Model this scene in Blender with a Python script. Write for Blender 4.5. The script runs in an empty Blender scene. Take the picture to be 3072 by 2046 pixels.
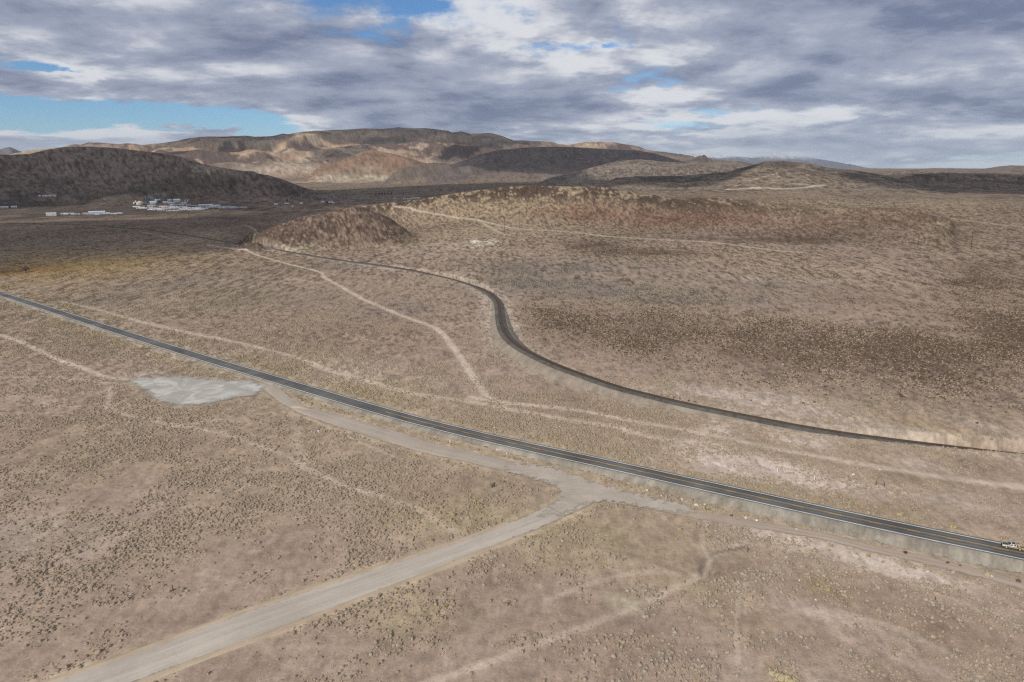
import bpy, bmesh, math, random
import numpy as np
from mathutils import Vector, Matrix

SC = bpy.context.scene
COL = SC.collection
rad = math.radians
# ------------------------------------------------------------------ camera (a drone hovering over the desert)
CAM_H = 112.0
cam_data = bpy.data.cameras.new('camera')
cam_data.sensor_width = 36.0
cam_data.lens = 24.02
cam_data.clip_start = 1.0
cam_data.clip_end = 120000.0
cam = bpy.data.objects.new('camera', cam_data)
cam.location = (0, 0, CAM_H)
cam.rotation_euler = (rad(90 - 14.181), 0, 0)
COL.objects.link(cam)
SC.camera = cam
SC.render.resolution_x, SC.render.resolution_y = 1024, 682
# ------------------------------------------------------------------ sun and exposure
SUN_EL, SHADOW_AZ = 35.0, 36.0           # shadows run forward and to the right
SUN_DIR = Vector((-math.sin(rad(SHADOW_AZ)) * math.cos(rad(SUN_EL)), -math.cos(rad(SHADOW_AZ)) * math.cos(rad(SUN_EL)), math.sin(rad(SUN_EL))))
sun_data = bpy.data.lights.new('sun', 'SUN')
sun_data.energy = 4.2
sun_data.angle = rad(0.6)
sun_data.color = (1.0, 0.93, 0.84)
sun = bpy.data.objects.new('sun', sun_data)
sun.rotation_euler = (-SUN_DIR).to_track_quat('-Z', 'Y').to_euler()
sun.location = (0, 0, 5000)
COL.objects.link(sun)
SC.view_settings.view_transform = 'Standard'
SC.view_settings.look = 'None'
SC.view_settings.exposure = -0.04
SC.view_settings.gamma = 1.0
SC.view_settings.use_curve_mapping = False
SC.cycles.pixel_filter_type = 'BLACKMAN_HARRIS'
SC.cycles.filter_width = 1.3
SC.cycles.max_bounces = 3
SC.cycles.diffuse_bounces = 2
SC.cycles.glossy_bounces = 2
SC.cycles.transmission_bounces = 2
SC.cycles.transparent_max_bounces = 12
SC.cycles.volume_bounces = 0
SC.cycles.use_denoising = False
SC.cycles.denoising_prefilter = 'ACCURATE'

# ------------------------------------------------------------------ node helpers
class G:
    def __init__(self, nt): self.nt = nt; self.n = nt.nodes; self.l = nt.links
    def put(self, sock, v):
        if isinstance(v, bpy.types.NodeSocket): self.l.new(v, sock)
        elif v is not None: sock.default_value = v
    def node(self, t, **kw):
        nd = self.n.new(t)
        for k, v in kw.items(): setattr(nd, k, v)
        return nd
    def m(self, op, a, b=None, c=None, clamp=False):
        nd = self.node('ShaderNodeMath', operation=op, use_clamp=clamp)
        for i, v in enumerate((a, b, c)):
            if v is not None: self.put(nd.inputs[i], v)
        return nd.outputs[0]
    def v(self, op, a, b=None):
        nd = self.node('ShaderNodeVectorMath', operation=op)
        self.put(nd.inputs[0], a)
        if b is not None: self.put(nd.inputs[3 if op == 'SCALE' else 1], b)
        return nd.outputs[0]
    def mix(self, f, a, b, mode='MIX'):
        nd = self.node('ShaderNodeMix', data_type='RGBA', blend_type=mode)
        self.put(nd.inputs[0], f); self.put(nd.inputs[6], a); self.put(nd.inputs[7], b)
        return nd.outputs[2]
    def noise(self, vec, scale, detail=4, rough=0.5, dist=0.0):
        nd = self.node('ShaderNodeTexNoise')
        if vec is not None: self.put(nd.inputs['Vector'], vec)
        self.put(nd.inputs['Scale'], scale); self.put(nd.inputs['Detail'], detail); self.put(nd.inputs['Roughness'], rough); self.put(nd.inputs['Distortion'], dist)
        return nd.outputs[0]
    def smooth(self, x, a, b, lo=0.0, hi=1.0):
        nd = self.node('ShaderNodeMapRange', interpolation_type='SMOOTHSTEP')
        for i, q in enumerate((x, a, b, lo, hi)): self.put(nd.inputs[i], q)
        return nd.outputs[0]
    def xyz(self, x, y, z):
        nd = self.node('ShaderNodeCombineXYZ')
        for i, q in enumerate((x, y, z)): self.put(nd.inputs[i], q)
        return nd.outputs[0]
    def sep(self, v):
        nd = self.node('ShaderNodeSeparateXYZ'); self.put(nd.inputs[0], v); return nd.outputs
    def attr(self, name, t='GEOMETRY'):
        return self.node('ShaderNodeAttribute', attribute_name=name, attribute_type=t)
    def bump(self, h, strength, dist):
        nd = self.node('ShaderNodeBump'); self.put(nd.inputs['Height'], h); nd.inputs['Strength'].default_value = strength; nd.inputs['Distance'].default_value = dist
        return nd.outputs[0]

def col4(c): return (c[0], c[1], c[2], 1.0)

# ------------------------------------------------------------------ sky: clear air with a broken cloud layer
world = bpy.data.worlds.new('World')
SC.world = world
world.use_nodes = True
g = G(world.node_tree)
g.n.clear()
direc = g.v('NORMALIZE', g.node('ShaderNodeTexCoord').outputs['Generated'])
dx, dy, dz = g.sep(direc)[:3]
el = g.m('MULTIPLY', g.m('ARCSINE', dz), 57.2958)
azm = g.m('MULTIPLY', g.m('ARCTAN2', dx, dy), 57.2958)
azel = g.xyz(azm, el, 0.0)
sky = g.node('ShaderNodeTexSky', sky_type='NISHITA', sun_disc=False)
sky.sun_elevation = rad(SUN_EL); sky.sun_rotation = rad(180 + SHADOW_AZ)
sky.altitude = 1400; sky.air_density = 1.0; sky.dust_density = 0.3; sky.ozone_density = 3.0
SKY_STRENGTH = 0.1
clear = g.mix(1.0, sky.outputs[0], (0.64, 0.86, 1.04, 1), 'MULTIPLY')
clear = g.v('SCALE', clear, SKY_STRENGTH)
zz = g.m('ADD', g.m('MAXIMUM', dz, 0.0), 0.16)
px = g.m('DIVIDE', dx, zz); py = g.m('DIVIDE', dy, zz)
plane = g.xyz(px, py, 3.7)
d1 = g.noise(plane, 1.15, 8, 0.60, 0.15)
d2 = g.noise(g.v('ADD', plane, (3.1, 8.7, 5.0)), 2.6, 6, 0.6, 0.2)
d3 = g.noise(g.v('ADD', plane, (-0.15, -0.20, 0.05)), 1.15, 5, 0.54, 0.2)
def blob(a, e, sa, se):
    nd = g.node('ShaderNodeVectorMath', operation='MULTIPLY_ADD'); g.put(nd.inputs[0], azel); nd.inputs[1].default_value = (1 / sa, 1 / se, 0); nd.inputs[2].default_value = (-a / sa, -e / se, 0)
    dt = g.node('ShaderNodeVectorMath', operation='DOT_PRODUCT'); g.l.new(nd.outputs[0], dt.inputs[0]); g.l.new(nd.outputs[0], dt.inputs[1])
    return g.m('POWER', 0.36788, dt.outputs['Value'])
# broad openings and banks of the cloud layer: azimuth, elevation, widths (degrees), weight
CLOUD_COVER = [(-35, 3.8, 11, 1.1, -0.30), (-27, 3.5, 7, 0.85, -0.26), (-20.5, 2.9, 4.5, 0.55, -0.16), (-33, 1.7, 9, 0.8, 0.16), (-32.4, 6.3, 3.2, 0.45, -0.17), (-29.8, 5.6, 2.2, .35, -0.14),
               (-28, 9.0, 14, 3.0, 0.10), (-14, 6.5, 12, 3.5, 0.14), (-2, 5, 9, 2.6, 0.12), (-7.1, 11.9, 3.0, .5, -0.08), (1.4, 11.8, 4.5, 1.0, -0.05), (8.2, 10.6, 2.6, 1.3, -0.12),
               (3.5, 8.6, 4.0, .95, -0.05), (11.7, 7.6, 4, 1.0, -0.07), (7, 9.2, 2.0, .4, -0.12), (30, 9, 10, 3.5, 0.12), (22, 5, 10, 3, 0.07), (27, 2.2, 9, 1.0, 0.08), (33, 2.9, 6, .4, .1)]
CLOUD_LIGHT = [(-19.5, 6.9, 3.2, .8, 0.35), (8.3, 3.3, 5, 0.5, 0.60), (11, 5.7, 5.5, .7, 0.40), (28, 6.0, 4.0, .6, 0.40), (20, 4.3, 5, .6, 0.30), (33.5, 2.3, 6, .5, 0.45), (-29, 8.3, 5, .5, .18), (1.1, 10.1, .8, .3, .5),
               (-5, 4.3, 5, 1.8, 0.05), (33, 7.5, 4, 2.5, -0.22), (26, 10.5, 9, 1.2, -0.10), (-31, 9.6, 8, .7, -0.15), (3, 5.2, 4, .5, -0.2), (-33, 2.4, 8, .25, .5), (22, 2.2, 6, .4, -.15), (-8, 7.5, 8, 1.2, -.08)]

rag = g.smooth(d2, 0.36, 0.62, 0.2, 1.9)
dens = g.m('ADD', d1, 0.085)
for a, e, sa, se, w in CLOUD_COVER:
    dens = g.m('MULTIPLY_ADD', blob(a, e, sa, se), g.m('MULTIPLY', rag, w) if se < 0.9 else w, dens)
cover = g.smooth(dens, 0.435, 0.55)
thick = g.smooth(dens, 0.50, 0.82)
lit = g.smooth(g.m('ADD', g.m('SUBTRACT', d1, d3), g.m('MULTIPLY', g.m('SUBTRACT', d2, 0.5), 0.42)), -0.25, 0.24)
for a, e, sa, se, w in CLOUD_LIGHT:
    lit = g.m('MULTIPLY_ADD', blob(a, e, sa, se), w, lit)
lit = g.m('MULTIPLY_ADD', g.m('SUBTRACT', g.noise(g.v('ADD', plane, (11, 5, 2)), 0.9, 2, 0.5), 0.5), 1.1, lit)
lit = g.m('MULTIPLY', g.m('MAXIMUM', g.m('MINIMUM', lit, 1.15), 0.0), g.m('SUBTRACT', 1.12, g.m('MULTIPLY', thick, 0.42)))
cloud = g.mix(g.smooth(lit, 0.0, 0.55), (0.172, 0.203, 0.31, 1), (0.365, 0.40, 0.505, 1))
cloud = g.mix(g.smooth(lit, 0.46, 0.9), cloud, (0.76, 0.77, 0.80, 1))
skycol = g.mix(g.m('MULTIPLY', cover, 0.97), clear, cloud)
skycol = g.mix(g.smooth(el, 3.6, 0.2, 0.0, 0.5), skycol, (0.44, 0.51, 0.61, 1))
below = g.smooth(el, -0.5, -6.0)
skycol = g.mix(below, skycol, (0.22, 0.18, 0.15, 1))
bg = g.node('ShaderNodeBackground'); g.put(bg.inputs[0], skycol); bg.inputs[1].default_value = 1.0
world.cycles.sampling_method = 'MANUAL'; world.cycles.sample_map_resolution = 512
wo = g.node('ShaderNodeOutputWorld'); g.l.new(bg.outputs[0], wo.inputs[0])

# ------------------------------------------------------------------ the measured place (metres, origin on the ground below the drone, y ahead)
RIDGES = [
 {"name": "rock_ridge", "az": [-15.058, -12.858, -10.47, -7.787, -3.71, 0.654, 3.92, 6.625, 7.727, 8.859, 11.285, 13.526, 14.37, 16.527, 19.232, 22.377, 26.157, 29.623, 31.27, 32.371, 34.571], "r": [1500.0, 1500.0, 1500.0, 1480.0, 1450.0, 1420.0, 1400.0, 1390.0, 1390.0, 1390.0, 1390.0, 1370.0, 1360.0, 1350.0, 1350.0, 1350.0, 1330.0, 1290.0, 1240.0, 1200.0, 1200.0], "z": [-34.7, 31.1, 40.1, 48.1, 65.9, 77.9, 77.8, 77.0, 75.8, 69.5, 61.5, 52.7, 56.4, 59.2, 52.3, 45.9, 45.4, 51.0, 45.4, 37.7, -35.7], "wf": [150.0, 150.0, 220.0, 280.0, 330.0, 350.0, 350.0, 350.0, 350.0, 350.0, 340.0, 320.0, 330.0, 340.0, 340.0, 330.0, 330.0, 330.0, 300.0, 260.0, 260.0], "wb": 220, "k": 7, "amp": 8, "L": 90, "seed": 23, "concave": 1},
 {"name": "knob", "az": [-23.413, -21.213, -19.831, -18.3, -16.244, -14.428, -12.722, -11.81, -10.513, -9.602, -8.422, -6.804, -4.604], "r": [1110.0, 1110.0, 1120.0, 1130.0, 1130.0, 1130.0, 1130.0, 1130.0, 1130.0, 1125.0, 1115.0, 1110.0, 1110.0], "z": [-31.7, 11.4, 19.7, 29.8, 40.7, 47.3, 53.1, 50.8, 39.5, 28.0, 11.1, 0.6, -30.1], "wf": [170.0, 170.0, 170.0, 170.0, 170.0, 170.0, 170.0, 170.0, 170.0, 170.0, 170.0, 170.0, 170.0], "wb": 120, "k": 5, "amp": 4, "L": 55, "seed": 77, "concave": 0},
 {"name": "dark_hill", "az": [-60.864, -35.864, -34.284, -33.198, -32.34, -30.894, -29.599, -27.823, -26.46, -25.067, -23.639, -22.677, -20.651, -19.11, -18.087, -16.713, -15.428, -14.092, -11.892], "r": [3400.0, 3400.0, 3400.0, 3400.0, 3400.0, 3400.0, 3350.0, 3250.0, 3150.0, 3050.0, 2950.0, 2900.0, 2850.0, 2800.0, 2750.0, 2700.0, 2650.0, 2600.0, 2600.0], "z": [123.6, 164.8, 169.7, 188.4, 198.3, 200.9, 196.9, 184.0, 171.2, 156.2, 129.3, 118.1, 99.8, 88.9, 73.5, 48.8, 32.9, 21.0, -33.1], "wf": [900.0, 900.0, 900.0, 900.0, 900.0, 880.0, 850.0, 800.0, 740.0, 680.0, 600.0, 540.0, 460.0, 400.0, 360.0, 300.0, 260.0, 220.0, 220.0], "wb": 900, "k": 10, "amp": 38, "L": 420, "seed": 51, "concave": 1},
 {"name": "left_mounds", "az": [-33.391, -31.191, -30.137, -28.857, -27.343, -26.669, -25.346, -24.261, -23.145, -21.784, -19.584], "r": [2600.0, 2600.0, 2620.0, 2650.0, 2680.0, 2700.0, 2720.0, 2720.0, 2700.0, 2650.0, 2650.0], "z": [-32.1, 14.0, 27.0, 39.1, 48.3, 57.5, 57.6, 39.8, 25.9, 7.1, -31.1], "wf": [280.0, 280.0, 280.0, 280.0, 280.0, 280.0, 280.0, 280.0, 280.0, 280.0, 280.0], "wb": 250, "k": 8, "amp": 10, "L": 150, "seed": 61, "concave": 0},
 {"name": "mine_hill", "az": [2.271, 4.471, 6.625, 8.474, 10.768, 13.645, 16.958, 18.879, 19.822, 21.007, 22.741, 24.121, 26.321, 27.864, 30.231, 32.068, 34.035, 36.235], "r": [2300.0, 2300.0, 2350.0, 2400.0, 2500.0, 2600.0, 2600.0, 2600.0, 2600.0, 2600.0, 2600.0, 2600.0, 2600.0, 2600.0, 2450.0, 2300.0, 2200.0, 2200.0], "z": [-35.7, 37.8, 51.7, 81.4, 84.9, 86.4, 100.6, 124.4, 135.5, 136.4, 130.7, 114.2, 103.4, 88.8, 63.2, 48.9, 40.2, -36.0], "wf": [900.0, 900.0, 900.0, 900.0, 900.0, 900.0, 900.0, 900.0, 900.0, 900.0, 900.0, 900.0, 900.0, 900.0, 900.0, 900.0, 900.0, 900.0], "wb": 700, "k": 9, "amp": 14, "L": 260, "seed": 33, "concave": 1},
 {"name": "right_hill", "az": [22.845, 25.045, 26.344, 27.845, 29.614, 31.196, 33.116, 36.053, 61.053], "r": [3200.0, 3200.0, 3300.0, 3300.0, 3300.0, 3300.0, 3300.0, 3300.0, 3300.0], "z": [-39.8, 65.3, 78.0, 91.9, 104.1, 100.3, 94.2, 89.9, 67.5], "wf": [950.0, 950.0, 950.0, 950.0, 950.0, 950.0, 950.0, 950.0, 950.0], "wb": 800, "k": 10, "amp": 28, "L": 300, "seed": 35, "concave": 1},
 {"name": "right_skyline", "az": [24.552, 26.752, 28.647, 29.667, 30.868, 32.054, 33.781, 34.683, 35.216, 35.971, 60.971], "r": [6500.0, 6500.0, 7000.0, 7000.0, 7000.0, 7000.0, 7000.0, 7000.0, 7000.0, 7000.0, 7000.0], "z": [-40.8, 72.0, 89.4, 103.6, 114.8, 112.0, 104.0, 125.2, 135.6, 132.8, 99.6], "wf": [2200.0, 2200.0, 2200.0, 2200.0, 2200.0, 2200.0, 2200.0, 2200.0, 2200.0, 2200.0, 2200.0], "wb": 1500, "k": 15, "amp": 30, "L": 700, "seed": 36, "concave": 1},
 {"name": "grey_hill", "az": [0.626, 2.826, 4.443, 6.579, 8.426, 10.262, 12.349, 13.586, 15.56, 18.275, 20.604, 22.804], "r": [4200.0, 4200.0, 4300.0, 4400.0, 4500.0, 4500.0, 4500.0, 4500.0, 4500.0, 4500.0, 4500.0, 4500.0], "z": [-38.1, 54.1, 82.5, 122.0, 156.8, 166.6, 152.2, 146.0, 147.7, 129.6, 92.7, -43.9], "wf": [1300.0, 1300.0, 1300.0, 1300.0, 1300.0, 1300.0, 1300.0, 1300.0, 1300.0, 1300.0, 1300.0, 1300.0], "wb": 900, "k": 14, "amp": 36, "L": 450, "seed": 37, "concave": 1},
 {"name": "shaded_mountain", "az": [-7.761, -5.561, -3.669, -2.587, -0.969, 1.721, 4.402, 7.068, 9.707, 11.279, 12.85, 13.891, 16.184, 18.384], "r": [5700.0, 5700.0, 5900.0, 6000.0, 6000.0, 6000.0, 6000.0, 6000.0, 6000.0, 6000.0, 5900.0, 5800.0, 5700.0, 5700.0], "z": [-48.7, 125.0, 184.7, 229.6, 265.1, 289.4, 289.0, 274.7, 260.2, 238.1, 190.9, 158.4, 124.5, -48.7], "wf": [1500.0, 1500.0, 1500.0, 1500.0, 1500.0, 1500.0, 1500.0, 1500.0, 1500.0, 1500.0, 1500.0, 1500.0, 1500.0, 1500.0], "wb": 1300, "k": 18, "amp": 45, "L": 700, "seed": 38, "concave": 1},
 {"name": "cone_hill", "az": [-17.427, -15.227, -13.574, -12.63, -11.842, -11.292, -10.546, -9.249, -8.206, -7.235, -5.561, -3.361], "r": [6300.0, 6300.0, 6400.0, 6450.0, 6500.0, 6500.0, 6500.0, 6450.0, 6400.0, 6300.0, 6200.0, 6200.0], "z": [-49.7, 131.5, 183.1, 226.9, 262.8, 277.5, 263.5, 234.0, 201.7, 163.5, 126.1, -48.9], "wf": [900.0, 900.0, 900.0, 900.0, 900.0, 900.0, 900.0, 900.0, 900.0, 900.0, 900.0, 900.0], "wb": 700, "k": 14, "amp": 55, "L": 420, "seed": 39, "concave": 0},
 {"name": "small_cones", "az": [-11.229, -9.029, -7.696, -6.355, -5.287, -4.217, -3.406, -2.597, -1.518, 0.682], "r": [5200.0, 5200.0, 5250.0, 5300.0, 5300.0, 5300.0, 5300.0, 5300.0, 5300.0, 5300.0], "z": [-46.8, 112.0, 131.1, 155.4, 148.2, 124.1, 138.7, 131.4, 104.7, -45.7], "wf": [450.0, 450.0, 450.0, 450.0, 450.0, 450.0, 450.0, 450.0, 450.0, 450.0], "wb": 450, "k": 10, "amp": 22, "L": 250, "seed": 40, "concave": 0},
 {"name": "front_range", "az": [-30.769, -28.569, -27.07, -25.528, -23.736, -21.927, -20.032, -17.884, -15.896, -13.869, -11.561, -9.478, -7.365, -5.247, -3.114, -0.969, 0.647, 2.847], "r": [7600.0, 7600.0, 7800.0, 8000.0, 8000.0, 8000.0, 8100.0, 8000.0, 8100.0, 8300.0, 8500.0, 8600.0, 8700.0, 8700.0, 8500.0, 8200.0, 8000.0, 8000.0], "z": [-62.8, 218.7, 248.3, 286.4, 305.5, 277.8, 309.6, 275.2, 307.2, 350.4, 373.4, 393.6, 445.0, 430.8, 393.7, 332.3, 283.5, -72.5], "wf": [1700.0, 1700.0, 1700.0, 1700.0, 1700.0, 1700.0, 1700.0, 1700.0, 1700.0, 1700.0, 1700.0, 1700.0, 1700.0, 1700.0, 1700.0, 1700.0, 1700.0, 1700.0], "wb": 900, "k": 25, "amp": 170, "L": 1100, "seed": 43, "concave": 1},
 {"name": "main_range", "az": [-60.873, -35.873, -35.134, -33.998, -32.671, -31.247, -30.786, -29.831, -28.679, -27.312, -25.402, -23.736, -21.867, -20.535, -19.833, -18.584, -17.821, -17.509, -16.22, -13.438, -11.986, -9.764, -9.059, -8.174, -6.913, -6.097, -5.066, -4.857, -4.032, -3.342, -1.712, -0.91, 0.134, 1.904, 3.057, 3.756, 4.452, 6.072, 8.137, 9.536, 10.672, 11.793, 13.547, 15.208, 17.928, 18.992, 21.055, 23.255], "r": [9500.0, 9500.0, 9500.0, 9600.0, 9700.0, 9800.0, 9900.0, 10000.0, 10000.0, 10000.0, 10000.0, 10000.0, 10000.0, 10000.0, 10000.0, 10000.0, 10000.0, 10000.0, 10000.0, 10200.0, 10200.0, 10200.0, 10200.0, 10200.0, 10200.0, 10200.0, 10200.0, 10200.0, 10200.0, 10200.0, 10200.0, 10200.0, 10200.0, 10300.0, 10300.0, 10300.0, 10400.0, 10400.0, 10400.0, 10300.0, 10200.0, 10100.0, 10000.0, 10000.0, 9900.0, 9800.0, 9600.0, 9600.0], "z": [186.8, 249.0, 278.5, 329.5, 349.9, 371.2, 409.6, 407.8, 391.3, 402.9, 460.6, 506.4, 516.0, 528.1, 517.3, 533.1, 564.8, 557.1, 594.5, 632.7, 640.1, 666.5, 681.1, 668.9, 670.5, 662.4, 649.8, 627.3, 636.9, 610.0, 624.3, 588.0, 519.4, 513.9, 499.7, 462.4, 451.5, 487.9, 472.3, 426.2, 363.2, 337.4, 302.7, 257.5, 215.4, 175.6, 112.0, -46.8], "wf": [3000.0, 3000.0, 3000.0, 3000.0, 3000.0, 3000.0, 3000.0, 3000.0, 3000.0, 3000.0, 3000.0, 3000.0, 3000.0, 3000.0, 3000.0, 3000.0, 3000.0, 3000.0, 3000.0, 3000.0, 3000.0, 3000.0, 3000.0, 3000.0, 3000.0, 3000.0, 3000.0, 3000.0, 3000.0, 3000.0, 3000.0, 3000.0, 3000.0, 3000.0, 3000.0, 3000.0, 3000.0, 3000.0, 3000.0, 3000.0, 3000.0, 3000.0, 3000.0, 3000.0, 3000.0, 3000.0, 3000.0, 3000.0], "wb": 2000, "k": 30, "amp": 260, "L": 1500, "seed": 44, "concave": 1},
 {"name": "far_left_peak", "az": [-42.988, -40.788, -36.887, -35.814, -35.257, -34.925, -34.498, -33.342, -31.142], "r": [17000.0, 17000.0, 17000.0, 17000.0, 17000.0, 17000.0, 17000.0, 17000.0, 17000.0], "z": [-95.2, 434.5, 421.9, 476.2, 522.6, 467.6, 412.3, 306.7, -76.0], "wf": [2500.0, 2500.0, 2500.0, 2500.0, 2500.0, 2500.0, 2500.0, 2500.0, 2500.0], "wb": 2500, "k": 30, "amp": 120, "L": 1800, "seed": 45, "concave": 0},
 {"name": "snow_mountains", "az": [9.101, 11.301, 12.831, 14.098, 15.424, 16.82, 17.909, 18.651, 19.385, 20.391, 21.227, 22.657, 23.653, 24.66, 26.036, 27.386, 28.864, 31.064], "r": [30000.0, 30000.0, 30000.0, 30000.0, 30000.0, 30000.0, 30000.0, 30000.0, 30000.0, 30000.0, 30000.0, 30000.0, 30000.0, 30000.0, 30000.0, 30000.0, 30000.0, 30000.0], "z": [-107.3, 515.3, 685.9, 748.9, 626.8, 610.2, 555.3, 475.8, 564.3, 676.5, 609.8, 529.3, 451.1, 361.4, 223.1, 75.3, -20.7, -53.8], "wf": [5500.0, 5500.0, 5500.0, 5500.0, 5500.0, 5500.0, 5500.0, 5500.0, 5500.0, 5500.0, 5500.0, 5500.0, 5500.0, 5500.0, 5500.0, 5500.0, 5500.0, 5500.0], "wb": 5000, "k": 40, "amp": 330, "L": 2600, "seed": 46, "concave": 0}]
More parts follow.
